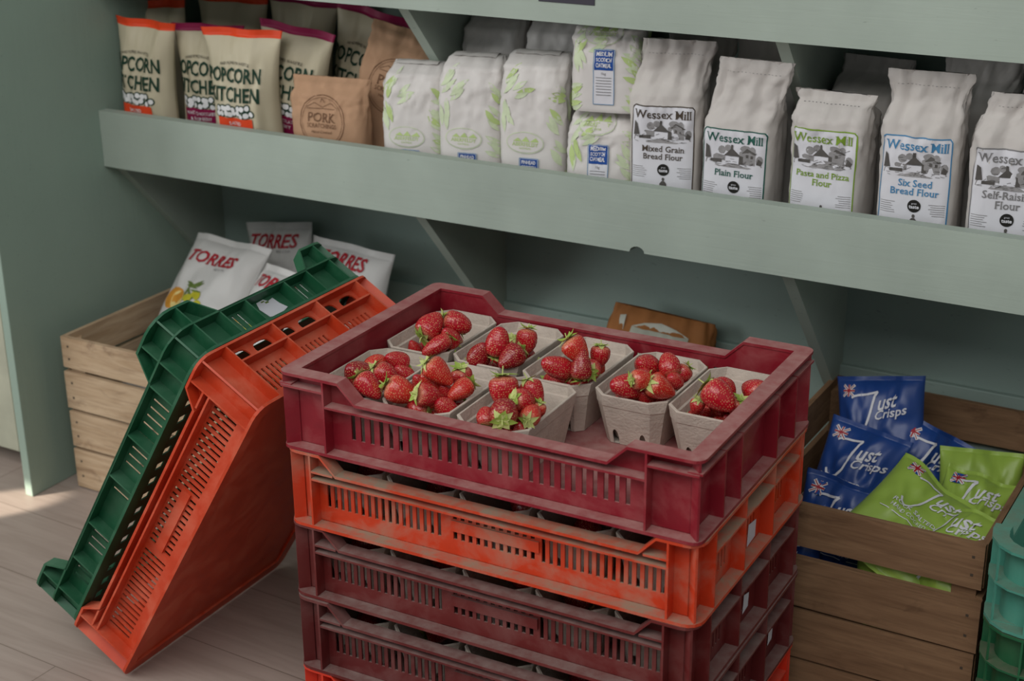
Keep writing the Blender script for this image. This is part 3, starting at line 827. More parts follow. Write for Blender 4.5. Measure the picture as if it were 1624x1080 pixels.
for it in range(40):                                               # settle each heap inside its own punnet
    for i, bi in enumerate(BERRIES):
        for j in range(i):
            bj = BERRIES[j]
            if bi[0] != bj[0]: continue
            v = P_[i]-P_[j]; m_ = .90*(bi[4]+bj[4])*1.08
            if v.length < m_:
                w = v.normalized()*(m_-v.length)*.5; w.z *= .5
                P_[i] += w; P_[j] -= w
    for i, (k, _a, _b, _c, rad, *_r) in enumerate(BERRIES):
        q = P_[i]; py, px = (.0770-rad*1.3, .0470-rad*1.05) if q.z < .549 else (.084-rad*.8, .055-rad*.92)
        if q.z < .549 and abs(q.x-PUN[k][0]) > px-.008: py -= .007
        q.y = max(PUN[k][1]-py, min(PUN[k][1]+py, q.y)); q.x = max(PUN[k][0]-px, min(PUN[k][0]+px, q.x)); q.z = max(.528, min(.585, q.z))
for q, (k, _a, _b, _c, rad, ratio, colr, ax, lab) in zip(P_, BERRIES):
    strawberry(to_world(q.x, q.y, q.z), rad*1.08, ratio, colr, ROTS @ Vector(ax), lab, 'strawberries in the top crate')
FL = {'B1': 'leftmost back', 'B2': 'second back', 'B3': 'middle back', 'B4': 'fourth back', 'B5': 'rightmost back', 'F1': 'leftmost front', 'F2': 'middle front', 'F3': 'right front'}
for k, (lx, ly) in PUN.items():
    for q, (ax, ay) in enumerate(((-.017, -.042), (.017, -.045), (-.016, -.008), (.018, -.010), (.0, .026))):
        strawberry(to_world(lx+ax+R.uniform(-.002, .002), ly+ay, .5165+R.uniform(-.002, .003)), .0150, 1.1, 'rrod'[q % 4], (R.uniform(-1, 1), R.uniform(-1, 1), R.uniform(-.8, .2)),
                   f'strawberry lying under the others in the {FL[k]} punnet of the top crate', f'lower strawberries in the {FL[k]} punnet')
for cz, cn in ((.3482, 'dusty orange crate'), (.2361, 'middle maroon crate'), (.1199, 'lower dark maroon crate')):
    for i in range(5):
        strawberry(to_world(-.222 + i*.1115 + R.uniform(-.02, .02), -.105+R.uniform(-.02, .02), cz+.050+R.uniform(-.006, .008)), .018, 1.1, R.choice('rd'), (R.uniform(-1, 1), R.uniform(-.6, 1), R.uniform(-.5, .2)),
                   f'strawberry in shade in the {NAMES[i]} punnet of the {cn}', 'strawberries in the lower crates')

# ---------------------------------------------------------------- lettering
TXT = {}
def text_shape(s, bold=0.0, shear=0.0, slab=False):
    key = (s, bold, shear, slab)
    if key in TXT: return TXT[key]
    cu = bpy.data.curves.new('t', 'FONT'); cu.body = s; cu.size = 1; cu.offset = bold; cu.resolution_u = 2; cu.fill_mode = 'FRONT'
    cu.align_x = 'CENTER'
    ob = bpy.data.objects.new('t', cu); COL.objects.link(ob)
    dg = bpy.context.evaluated_depsgraph_get(); dg.update()
    me = bpy.data.meshes.new_from_object(ob.evaluated_get(dg))
    bm = bmesh.new(); bm.from_mesh(me)
    extra = []
    if slab:                                                        # slab serifs on every flat stroke end
        ys = [v.co.y for v in bm.verts]; flats = set()
        for e in bm.edges:
            if len(e.link_faces) != 1: continue
            a, b_ = e.verts[0].co, e.verts[1].co
            if abs(a.y-b_.y) < .004 and .05 < abs(a.x-b_.x) < .15:
                if (abs(a.y) < .045 or a.y > .64 or (not s.isupper() and abs(a.y-.45) < .045)):
                    up = a.y > .2
                    flats.add((round(min(a.x, b_.x), 3), round(max(a.x, b_.x), 3), round(a.y, 3), up))
        for (x0, x1, y, up) in flats:
            h = .05; y0, y1 = (y-h, y) if up else (y, y+h)
            extra.append([(x0-.04, y0), (x1+.04, y0), (x1+.04, y1), (x0-.04, y1)])
    bmesh.ops.triangulate(bm, faces=bm.faces[:])
    for _ in range(2):
        le = [e for e in bm.edges if e.calc_length() > .35]
        if le: bmesh.ops.subdivide_edges(bm, edges=le, cuts=1); bmesh.ops.triangulate(bm, faces=bm.faces[:])
    bm.verts.ensure_lookup_table(); bm.verts.index_update()
    vs_ = [(v.co.x + shear*v.co.y, v.co.y) for v in bm.verts]; fs = [[v.index for v in f.verts] for f in bm.faces]
    for q in extra:
        o = len(vs_); vs_ += [(x + shear*y, y) for x, y in q]; fs.append([o, o+1, o+2, o+3])
    bm.free(); bpy.data.objects.remove(ob); bpy.data.curves.remove(cu); bpy.data.meshes.remove(me)
    xs = [p[0] for p in vs_]; ysv = [p[1] for p in vs_]
    TXT[key] = (vs_, fs, min(xs), max(xs), min(ysv), max(ysv)); return TXT[key]

class Print:
    """flat design printed on a bag: design metres (x right, z up) are laid on the bag's own surface"""
    def __init__(s, surf, par): s.surf = surf; s.par = par
    def emit(s, name, verts, faces, mat, off):
        fs = []
        for f in faces:                                             # keep every face turned outward
            a, b_, c = (verts[i] for i in f[:3])
            fs.append(f if (b_[0]-a[0])*(c[1]-a[1]) - (b_[1]-a[1])*(c[0]-a[0]) > 0 else list(f)[::-1])
        return MB().add([s.surf(x, z, off) for x, z in verts], fs, 0, True).build(name, mat, s.par)
    def text(s, txt, mat, cx, cz, w=None, h=None, bold=0., shear=0., slab=False, off=.0016, arc=0., slope=0., name='lettering'):
        vs_, fs, x0, x1, y0, y1 = text_shape(txt, bold, shear, slab)
        sx = w/(x1-x0) if w else None; sy = h/(y1-y0) if h else None
        sx = sx or sy; sy = sy or sx
        xm, ym = (x0+x1)/2, (y0+y1)/2; out = []
        for x, y in vs_:
            X_, Z_ = (x-xm)*sx, (y-ym)*sy
            out.append((cx+X_, cz+Z_ - arc*X_*X_ + slope*X_))
        return s.emit(name, out, fs, mat, off)
    def poly(s, pts, mat, off=.0008, name='print', many=None):
        V, F_ = [], []
        for p in (many or [pts]):
            o = len(V); cx = sum(a for a, b_ in p)/len(p); cz = sum(b_ for a, b_ in p)/len(p)
            V += list(p) + [(cx, cz)]; n = len(p)
            F_ += [[o+i, o+(i+1) % n, o+n] for i in range(n)]
        return s.emit(name, V, F_, mat, off)
    def sheet(s, x0, x1, z0, z1, mat, off=.0006, nx=30, nz=40, name='label'):
        V = [(x0+(x1-x0)*i/nx, z0+(z1-z0)*j/nz) for j in range(nz+1) for i in range(nx+1)]
        F_ = [[j*(nx+1)+i, j*(nx+1)+i+1, (j+1)*(nx+1)+i+1, (j+1)*(nx+1)+i] for j in range(nz) for i in range(nx)]
        return s.emit(name, V, F_, mat, off)
    def strips(s, lines, w, mat, off=.0012, name='border', n=24):
        V, F_ = [], []
        for (xa, za, xb, zb) in lines:
            L_ = math.hypot(xb-xa, zb-za); nx, nz = -(zb-za)/L_*w/2, (xb-xa)/L_*w/2
            for i in range(n+1):
                k = i/n; x, z = xa+(xb-xa)*k, za+(zb-za)*k
                V += [(x+nx, z+nz), (x-nx, z-nz)]
                if i < n:
                    o = len(V)-2; F_.append([o, o+1, o+3, o+2])
        return s.emit(name, V, F_, mat, off)
    def frame(s, x0, x1, z0, z1, w, mat, c=.004, off=.0012):
        return s.strips([(x0+c, z1, x1-c, z1), (x1-c, z1, x1, z1-c), (x1, z1-c, x1, z0), (x1, z0, x0, z0), (x0, z0, x0, z1-c), (x0, z1-c, x0+c, z1)], w, mat, off)
    def disc(s, cx, cz, rx, rz, mat, off=.0008, n=20, name='print'):
        return s.poly([(cx+rx*cos(2*pi*k/n), cz+rz*sin(2*pi*k/n)) for k in range(n)], mat, off, name)
    def oval(s, cx, cz, rx, rz, w, mat, off=.0008, name='emblem_ring'):
        n = 36; P_ = [(cx+rx*cos(2*pi*k/n), cz+rz*sin(2*pi*k/n)) for k in range(n+1)]
        return s.strips([(*P_[k], *P_[k+1]) for k in range(n)], w, mat, off, name, 1)

def ellipse(cx, cz, rx, rz, n=12, a0=0): return [(cx+rx*cos(2*pi*k/n+a0), cz+rz*sin(2*pi*k/n+a0)) for k in range(n)]
def leaf(cx, cz, L_, w, ang):
    out = []
    for t, sgn in [(0,1),(.25,1),(.5,1),(.75,1),(1,1),(.75,-1),(.5,-1),(.25,-1)]:
        x = L_*(t-.5); z = sgn*w*sin(pi*t)**.8
        out.append((cx + x*cos(ang) - z*sin(ang), cz + x*sin(ang) + z*cos(ang)))
    return out

# ---------------------------------------------------------------- paper block bags
class Block:
    """upright paper bag: sections (z, half width, half depth, x shift, y shift) of a rounded rectangle"""
    def __init__(s, secs, seed, n=5.0, crump=.003, tilt=0):
        s.g = None; s.nu, s.nz = 80, 52; s.secs = secs; s.seed = seed; s.n = n; s.cr = crump; s.H = secs[-1][0]
        a, b_ = secs[0][1], secs[0][2]; pts = []
        for k in range(361):
            t = -pi/2 + 2*pi*k/360; c_, s_ = cos(t), sin(t)
            pts.append((math.copysign(abs(c_)**(2/n), c_), math.copysign(abs(s_)**(2/n), s_)))
        acc = [0]
        for p, q in zip(pts, pts[1:]): acc.append(acc[-1] + math.hypot((q[0]-p[0])*a, (q[1]-p[1])*b_))
        s.pts, s.acc, s.per = pts, acc, acc[-1]
    def sec(s, z):
        S = s.secs
        if z <= S[0][0]: return S[0][1:]
        for p, q in zip(S, S[1:]):
            if z <= q[0]:
                k = (z-p[0])/(q[0]-p[0]); k = k*k*(3-2*k)
                return tuple(p[i]+(q[i]-p[i])*k for i in range(1, 5))
        return S[-1][1:]
    def raw(s, x, z, off=0.):
        """x: metres around the bag from the middle of its front"""
        l = x % s.per; lo, hi = 0, 360
        while hi-lo > 1:
            m_ = (lo+hi)//2
            if s.acc[m_] <= l: lo = m_
            else: hi = m_
        k = (l-s.acc[lo])/max(1e-9, s.acc[hi]-s.acc[lo])
        ux = s.pts[lo][0] + (s.pts[hi][0]-s.pts[lo][0])*k; uy = s.pts[lo][1] + (s.pts[hi][1]-s.pts[lo][1])*k
        a, b_, cx, cy = s.sec(z)
        nx = math.copysign(abs(ux)**(s.n-1)/s.secs[0][1], ux); ny = math.copysign(abs(uy)**(s.n-1)/max(s.secs[0][2], .01), uy)
        L_ = math.hypot(nx, ny) or 1
        q = Vector((ux*3+s.seed, uy*3, z*22)); q2 = Vector((ux*5.5, uy*5.5+s.seed, z*48))
        rel = z/s.H; env = s.cr*(.22 + 1.1*min(1, max(0, (rel-.45)/.3)))
        w = noise.noise(q)*env + abs(noise.noise(q2))*env*1.1 - env*.4 + abs(noise.noise(q2*2.1))*env*.35
        e = (off + w)
        return Vector((cx + a*ux + nx/L_*e, cy + b_*uy + ny/L_*e, z))
    def pt(s, x, z, off=0.):
        """x: metres around the bag from the middle of its front; read off the mesh's own quads"""
        nu, nz = s.nu, s.nz
        if not s.g: s.g = [[s.raw(s.per*j/nu, s.H*i/nz) for j in range(nu)] for i in range(nz+1)]
        fj = (x % s.per)/s.per*nu; fi = min(nz-1e-6, max(0, z/s.H*nz)); j, i = int(fj) % nu, int(fi); a, b_ = fj-int(fj), fi-i
        k = (j+1) % nu; p00, p01, p10, p11 = s.g[i][j], s.g[i][k], s.g[i+1][j], s.g[i+1][k]
        q = (p00*(1-a)+p01*a)*(1-b_) + (p10*(1-a)+p11*a)*b_
        n = ((p01-p00)*(1-b_)+(p11-p10)*b_).cross((p10-p00)*(1-a)+(p11-p01)*a)
        return q + n.normalized()*off
    def mesh(s, name, mat, par):
        nu = s.nu; s.pt(0, 0); m_ = MB(); rows = s.g
        m_.grid(rows, True); m_.add(rows[0], [tuple(range(nu))[::-1]]); m_.add(rows[-1], [tuple(range(nu))])
        return m_.build(name, mat, par)
    def crease(s, z, w, amp): pass

def flour_bag(x, y, yaw, H, sh, top, seed, label, name_lines, ink, badge=True, depth=.050, printed=True, roll=0):
    """top: (half width, x shift, y shift) of the flat folded mouth"""
    root = thing('flour_bag', label, 'flour bag', (x, y+.008, .6055), (0, roll, yaw), 'white paper flour bags on the shelf')
    bg_ = Block([(0, .0555, depth, 0, 0), (sh*.96, .0565, depth, 0, 0), (sh*1.04, .0565, depth*.93, 0, -.001), (sh*1.17, .0535, depth*.42, top[1]*.3, top[2]*.45-.006), (sh+(H-sh)*.55, .0525, depth*.16, top[1]*.6, top[2]*.75-.008),
                 (H*.985, top[0], .0035, top[1], top[2]-.009), (H, top[0]-.0005, .0015, top[1], top[2]-.009)], seed, 5.5, .0050)
    b_ = bg_.mesh('paper_bag', MT['paper'], root)
    if not printed: return root
    p = Print(bg_.pt, b_); lx0, lx1, lz1 = -.0500, .0480, sh*.985
    # stitched fold line under the mouth
    p.strips([(-.045+k*.006, H*.93, -.0425+k*.006, H*.93) for k in range(15)], .0006, MT['p_mgrey'], .0006, 'stitching', 1)
    lb = p.sheet(lx0, lx1, .012, lz1, MT['p_label'])
    p.par = lb
    p.frame(lx0, lx1, .012, lz1, .0018, MT[ink])
    p.text('Wessex Mill', MT[ink], -.001, lz1-.0125, .088, .0135, .008, 0, True)
    cx, cz, w, h = -.001, lz1-.0395, .089, .037
    A_ = lambda pts: [(cx+(a-.5)*w, cz+(b-.5)*h) for a, b in pts]
    E_ = lambda a, b, ra, rb: ellipse(cx+(a-.5)*w, cz+(b-.5)*h, ra*w, rb*h, 9, .4)
    p.poly(None, MT['p_grey'], .0012, 'mill_engraving', [A_([(0,.12),(.25,.02),(.75,.02),(1,.15),(.96,.3),(.5,.36),(.02,.32)]), A_([(.03,.3),(.2,.55),(.36,.5),(.36,.28)]),
        A_([(.6,.2),(.6,.7),(.72,.86),(.88,.66),(.88,.2)]), E_(.29,.72,.07,.17), E_(.4,.82,.06,.14), E_(.7,.86,.09,.13), E_(.82,.8,.06,.16), E_(.95,.42,.06,.2)])
    p.poly(None, MT['p_dgrey'], .0017, 'mill_engraving', [A_([(.34,.5),(.47,.84),(.64,.5)]), A_([(0,.32),(.015,.92),(.07,.82),(.11,.35)]), A_([(.6,.2),(.6,.56),(.67,.52),(.67,.2)]),
        A_([(.72,.5),(.72,.62),(.76,.62),(.76,.5)]), A_([(.8,.48),(.8,.6),(.84,.6),(.84,.48)]), A_([(.45,.78),(.45,.97),(.49,.97),(.49,.8)]), A_([(.1,.2),(.1,.32),(.3,.34),(.3,.2)]),
        A_([(.9,.25),(.93,.5),(1,.36),(.98,.22)]), A_([(.64,.66),(.73,.88),(.9,.68),(.86,.64),(.73,.78)])])
    p.poly(A_([(.36,.2),(.37,.47),(.6,.47),(.6,.2)]), MT['p_label'], .0015, 'mill_engraving')
    hatch = []
    for q in range(46):
        a, b2 = R.uniform(.02, .9), R.uniform(.06, .34 if q < 24 else .85)
        if b2 > .34 and not (.22 < a < .46 or a > .6): continue
        e = R.uniform(.03, .09); (xa, za), (xb, zb2) = A_([(a, b2), (a+e, b2 + (R.uniform(-.05, .12) if q % 2 else 0))]); hatch.append((xa, za, xb, zb2))
    p.strips(hatch, .0005, MT['p_dgrey'], .0019, 'mill_engraving', 2)
    z = lz1-.0665
    for ln_, wd in name_lines:
        p.text(ln_, MT[ink], .001, z, wd, None, .010, 0, True); z -= .0125
    zb = z-.0085
    if badge:
        p.disc(.002, zb, .0095, .0095, MT['p_black'], .0013, 24, 'award_badge')
        p.text('great', MT['p_label'], .002, zb+.0034, .0075, None, .0, 0, False, .0019); p.text('taste', MT['p_label'], .002, zb-.0012, .0145, None, .03, 0, False, .0019)
    zb = min(zb, lz1-.088)
    rows = []
    for sx in (-1, 1):
        n = 6
        for k in range(n):
            zz = zb + .004 - k*.0032; L_ = R.uniform(.016, .023)
            rows.append((-.047, zz, -.047+L_, zz) if sx < 0 else (.045-L_, zz, .045, zz))
    p.strips(rows, .0009, MT['p_grey'], .0013, 'small_print', 2)
    zz = zb-.024
    p.poly(None, MT['p_dgrey'], .0013, 'miller_emblem', [ellipse(.002, zz+.009, .0022, .0028), [(-.004, zz-.008), (-.0035, zz+.002), (0, zz+.0062), (.004, zz+.006), (.0075, zz+.002), (.008, zz-.008)]])
    return root

# ---------------------------------------------------------------- the flour bags
flour_bag(.645, .090, radians(12), .302, .205, (.0555, .018, -.018), 1.3, 'white flour bag with dark brown label frame, leftmost of the framed labels, tall flat top',
          [('Mixed Grain', .066), ('Bread Flour', .062)], 'p_umber')
flour_bag(.772, .085, radians(3), .287, .182, (.0555, .024, -.030), 5.1, 'white flour bag with dark green label frame and top leaning right, beside the brown-framed one',
          [('Plain Flour', .060)], 'p_teal', roll=radians(1))
flour_bag(.917, .085, radians(-1), .247, .198, (.060, .004, -.008), 9.7, 'short white flour bag with yellow-green label frame, crumpled low top',
          [('Pasta and Pizza', .080), ('Flour', .030)], 'p_green', False)
flour_bag(1.051, .085, radians(4), .292, .203, (.0575, .007, -.020), 3.9, 'tall white flour bag with sky blue label frame, upright flat top',
          [('Six Seed', .048), ('Bread Flour', .068)], 'p_bluelt')
flour_bag(1.179, .085, radians(8), .272, .200, (.056, .022, -.018), 7.2, 'white flour bag with grey label frame, cut by the right edge of the photo',
          [('Self-Raising', .070), ('Flour', .034)], 'p_mgrey')
for (x, y, yaw, H, sh, top, seed, lab) in (
    (.765, .212, .05, .292, .2, (.055, .0, 0), 12.2, 'flat-topped white bag standing behind the dark green labelled flour bag'),
    (.930, .205, -.1, .272, .21, (.055, .0, .03), 14.8, 'round-shouldered white bag in shadow behind the short yellow-green labelled flour bag'),
    (1.090, .205, .1, .290, .21, (.057, .012, .01), 16.3, 'white bag in shadow behind the sky blue labelled flour bag'),
    (1.215, .205, .1, .290, .2, (.056, .0, .0), 18.9, 'white bag in shadow behind the grey labelled flour bag'),
    (.640, .205, .1, .286, .2, (.056, .01, .0), 21.4, 'pale bag in shadow behind the dark brown labelled flour bag')):
    flour_bag(x, y, yaw, H, sh, top, seed, lab, [], 'p_grey', printed=False)

# ---------------------------------------------------------------- oatmeal bags
def oat_bag(loc, yaw, H, seed, label, mode, word='MEDIUM', a=.0575, dep=.048, rot=0, printed=True):
    root = thing('oatmeal_bag', label, 'oatmeal bag', loc, (0, rot, yaw), 'white oatmeal bags with green leaves')
    secs = [(0, a*.97, dep*.97, 0, 0), (H*.03, a, dep, 0, 0), (H*.55, a, dep, 0, 0), (H*.80, a*.99, dep*.97, .001, .001), (H*.92, a*.96, dep*.80, .002, .004), (H*.975, a*.90, dep*.52, .003, .010), (H, a*.82, dep*.2, .003, .014)]
    bg_ = Block(secs, seed, 4.5, .0042)
    b_ = bg_.mesh('paper_bag', MT['oatpaper'], root)
    # folded flap across the top
    fl = MB(); rows = []
    for i in range(6):
        t = i/5; rows.append([Vector((-a*.66 + a*1.32*j/8, -dep*.45+.014 + dep*.62*t, H - .001 + .0035*sin(pi*t) + .0018*noise.noise(Vector((j*.7, t*2, seed))))) for j in range(9)])
    fl.grid(rows); fl.build('folded_flap', MT['oatpaper'], root)
    if not printed: return root
    p = Print(bg_.pt, b_)
    if mode == 'tall': ez, lz = H*.46, H*.36
    elif mode == 'low': ez, lz = H*.90, H*.72
    else: ez, lz = H*.90, H*.62
    rn = random.Random(int(seed*10)); L1, L2 = [], []
    for (cx, cz, ang, n) in ((-.035, .85, 1.0, 4), (-.040, .62, 1.9, 4), (-.012, .80, .5, 3), (.045, .60, 2.4, 4), (.052, .78, 2.6, 3), (.078, .66, 2.0, 4), (.050, .40, 2.5, 4), (-.045, .25, .4, 3),
                          (.072, .22, 2.3, 4), (.092, .45, 1.8, 4), (.045, .12, 2.6, 4), (-.05, .1, .6, 3), (.1, .85, 1.4, 3)):
        for q in range(n):
            (L1 if rn.random() < .75 else L2).append(leaf(cx + rn.uniform(-.006, .006), cz*H + q*.0075 - .01, rn.uniform(.026, .038), .0046, ang + rn.uniform(-.35, .35)))
    p.poly(None, MT['p_leaf'], .0009, 'leaf_print', L1); p.poly(None, MT['p_leaf2'], .0011, 'leaf_print', L2)
    p.disc(-.006, ez, .030, .0165, MT['oatpaper'], .0014, 30, 'emblem')
    p.oval(-.006, ez, .031, .0175, .0012, MT['p_leaf'], .0018)
    p.poly(None, MT['p_leaf2'], .0019, 'hills_print', [[(-.026, ez+.002), (-.018, ez+.008), (-.011, ez+.002)], [(-.012, ez+.002), (-.004, ez+.0105), (.002, ez+.002)], [(.002, ez+.002), (.012, ez+.009), (.018, ez+.002)]])
    p.text('ABERFELDY', MT['p_leaf2'], -.006, ez-.0025, .044, .0062, .01, 0, True, .0019)
    p.text('OATMEAL', MT['p_leaf2'], -.006, ez-.0095, .020, .0032, 0, 0, False, .0019)
    x0, x1 = -.016, .016
    if mode != 'low': z0 = lz - .075
    else: z0 = lz - .085
    z0 = max(z0, .006)
    lb = p.sheet(x0, x1, z0, lz, MT['p_label'], .0016, 12, 24); p.par = lb
    p.frame(x0, x1, z0, lz, .0008, MT['p_bluelt'], .001, .0022)
    p.sheet(x0+.0015, x1-.0015, lz-.031, lz-.0012, MT['p_navy'], .0022, 10, 10, 'title_block')
    for i_, w_ in enumerate((word, 'SCOTCH', 'OATMEAL')):
        p.text(w_, MT['p_label'], 0, lz-.0065-i_*.0085, .024, .0062, .03, 0, False, .0028)
    p.text('1kg', MT['p_mgrey'], 0, lz-.037, .007, None, 0, 0, False, .0022)
    p.strips([(-.012, lz-.043-k*.0045, .012, lz-.043-k*.0045) for k in range(7) if lz-.043-k*.0045 > z0+.003], .0011, MT['p_mgrey'], .0022, 'small_print', 2)
    return root
oat_bag((.176, .093, .6055), radians(12), .220, 2.2, 'shortest white oatmeal bag with green leaves, leftmost of the row, beside the brown pork bags', 'tall', 'PINHEAD')
oat_bag((.292, .093, .6055), radians(10), .243, 4.4, 'tall white oatmeal bag with green leaves, second of the row from the left', 'tall', 'PINHEAD')
oat_bag((.411, .093, .6055), radians(9), .257, 6.1, 'tallest white oatmeal bag with green leaves, just left of the two stacked ones', 'tall', 'PINHEAD')
oat_bag((.536, .090, .6055), radians(12), .181, 8.8, 'white oatmeal bag with blue label, lower of the two stacked ones', 'low')
oat_bag((.545, .090, .7885), radians(12), .137, 10.3, 'white oatmeal bag with blue label, lying on top of another one under the upper shelf', 'low', a=.058)
oat_bag((.262, .215, .6055), .1, .288, 11.7, 'plain white bag top showing behind the second oatmeal bag', 'tall', printed=False)
oat_bag((.385, .215, .6055), .1, .290, 13.1, 'plain white bag top showing behind the tallest oatmeal bag', 'tall', printed=False)
oat_bag((.145, .212, .6055), .1, .238, 15.1, 'plain white bag top showing behind the shortest oatmeal bag', 'tall', printed=False)

# ---------------------------------------------------------------- brown paper bags of pork scratchings
def pork_bag(loc, rot, W, D, H, seed, label, printed=True, mat='kraft'):
    root = thing('paper_snack_bag', label, 'snack bag', loc, rot, 'brown paper snack bags')
    a, b_ = W/2, D/2
    bg_ = Block([(0, a*.97, b_, 0, 0), (H*.5, a, b_*1.05, 0, 0), (H*.82, a*1.0, b_*.8, 0, 0), (H*.93, a*1.02, b_*.45, 0, .004), (H*.985, a*1.04, b_*.15, 0, .008), (H, a*1.03, b_*.08, 0, .009)], seed, 3.6, .0045)
    o = bg_.mesh('paper_bag', MT[mat], root)
    if not printed: return root
    p = Print(bg_.pt, o); s_ = W/.15; cx, cz = -.006*s_, H*.62
    p.oval(cx, cz-.004, .044*s_, .047*s_, .0012, MT['p_brown'], .0009); p.oval(cx, cz-.004, .040*s_, .043*s_, .0006, MT['p_brown'], .0009)
    p.text('PORK', MT['p_brown'], cx, cz+.003, .056*s_, .0165*s_, .0, 0, True)
    p.text('SCRATCHINGS', MT['p_brown'], cx, cz-.0115*s_, .058*s_, .0075*s_, 0, 0, True)
    p.text('Hand Cooked', MT['p_brown'], cx, cz-.0225*s_, .040*s_, None, 0, .25, False)
    p.text('70g', MT['p_brown'], cx, cz-.036*s_, .010*s_, None, 0, 0, False)
    p.strips([(cx-.03*s_, cz+.021*s_, cx-.015*s_, cz+.029*s_), (cx-.015*s_, cz+.029*s_, cx, cz+.021*s_), (cx, cz+.021*s_, cx+.015*s_, cz+.029*s_), (cx+.015*s_, cz+.029*s_, cx+.03*s_, cz+.021*s_),
              (cx-.03*s_, cz+.019*s_, cx+.03*s_, cz+.019*s_), (cx-.004, cz+.03*s_, cx, cz+.038*s_), (cx, cz+.038*s_, cx+.004, cz+.03*s_)], .0009, MT['p_brown'], .0009, 'emblem', 4)
    return root
pork_bag((.004, .072, .6055), (0, 0, radians(8)), .146, .055, .181, 3.3, 'brown paper snack bag standing in front, upright with a round printed crest')
pork_bag((.058, .145, .612), (radians(-6), radians(13), radians(10)), .155, .055, .255, 6.6, 'brown paper snack bag leaning behind the upright one, its top edge sloping right')
pork_bag((.335, .275, .6055), (0, radians(3), 0), .15, .045, .318, 8.1, 'dark brown bag top in deep shade at the back, behind the tall oatmeal bags', False)
pork_bag((.470, .275, .6055), (0, radians(-2), 0), .13, .045, .315, 9.4, 'dark brown bag top in deep shade, behind the stacked oatmeal bags', False)

# ---------------------------------------------------------------- pillow bags
class Pillow:
    def __init__(s, W, H, D, seed, waist=.10, seal=.07, crump=.004, bend=0., low=1.):
        s.g = None; s.nu, s.nv = 36, 48; s.W, s.H, s.D, s.seed, s.waist, s.seal, s.cr, s.bend, s.low = W, H, D, seed, waist, seal, crump, bend, low
    def hw(s, v): return s.W/2*(1 - s.waist*max(0, sin(pi*v))**.8)
    def surf(s, u_, v, side, off=0.):
        sv = s.seal; k = min(1, max(0, (v-sv*.8)/(1-1.6*sv)))
        e = max(0, sin(pi*k))
        prof = e**.62 * (1 + .25*(1-v)*s.low)
        rim = max(0, 1-abs(u_)**2.6)**.62
        n1 = noise.noise(Vector((u_*1.6+s.seed, v*2.6, side*3))); n2 = noise.noise(Vector((u_*4.2, v*5.5+s.seed, side*2)))
        n3 = abs(noise.noise(Vector((u_*7.5+s.seed*2, v*3.0, side))))
        t = s.D/2*rim*prof*(1+.28*n1) + s.cr*rim*(n2*.9 + n3*.9*(1.1-e)) * (.3+e)
        wav = s.cr*.9*sin(u_*5.3+s.seed)*max(0, 1-e)*(.4 if v < .5 else 1)
        y = -side*(t+.0004+off) + wav + s.bend*(v-.5)**2
        return Vector((u_*s.hw(v), y, v*s.H))
    def pt(s, x, z, off=0.):
        nu, nv = s.nu, s.nv; v1 = 1-s.seal; v = min(v1-1e-6, max(0, z/s.H))
        if not s.g: s.g = [[s.surf(-1+2*j/nu, v1*i/nv, 1) for j in range(nu+1)] for i in range(nv+1)]
        u_ = max(-.999, min(.999, x/s.hw(v))); fj = (u_+1)/2*nu; fi = v/v1*nv; j, i = int(fj), int(fi); a, b_ = fj-j, fi-i
        p00, p01, p10, p11 = s.g[i][j], s.g[i][j+1], s.g[i+1][j], s.g[i+1][j+1]
        q = (p00*(1-a)+p01*a)*(1-b_) + (p10*(1-a)+p11*a)*b_
        n = ((p01-p00)*(1-b_)+(p11-p10)*b_).cross((p10-p00)*(1-a)+(p11-p01)*a)
        return q + n.normalized()*off
    def mesh(s, name, mat, par, seal_mat=None, nu=36, nv=48, v0=0., v1=1.):
        m_ = MB(); rows = []
        for i in range(nv+1):
            v = v0+(v1-v0)*i/nv
            rows.append([s.surf(-1+2*j/nu, v, 1) for j in range(nu+1)] + [s.surf(1-2*j/nu, v, -1) for j in range(nu+1)])
        n = len(rows[0]); m_.grid(rows, True)
        m_.add(rows[0], [tuple(range(n))[::-1]]); m_.add(rows[-1], [tuple(range(n))])
        return m_.build(name, mat, par)

def pillow(name, label, cat, M, group, W, H, D, seed, mat, seal_mat=None, **kw):
    root = thing(name, label, cat, group=group, M=M)
    b_ = Pillow(W, H, D, seed, **kw); sv = 1-b_.seal
    o = b_.mesh('bag', mat, root, v0=0, v1=sv)
    b_.mesh('top_seal', seal_mat or mat, root, nv=5, v0=sv, v1=1)
    return root, b_, o

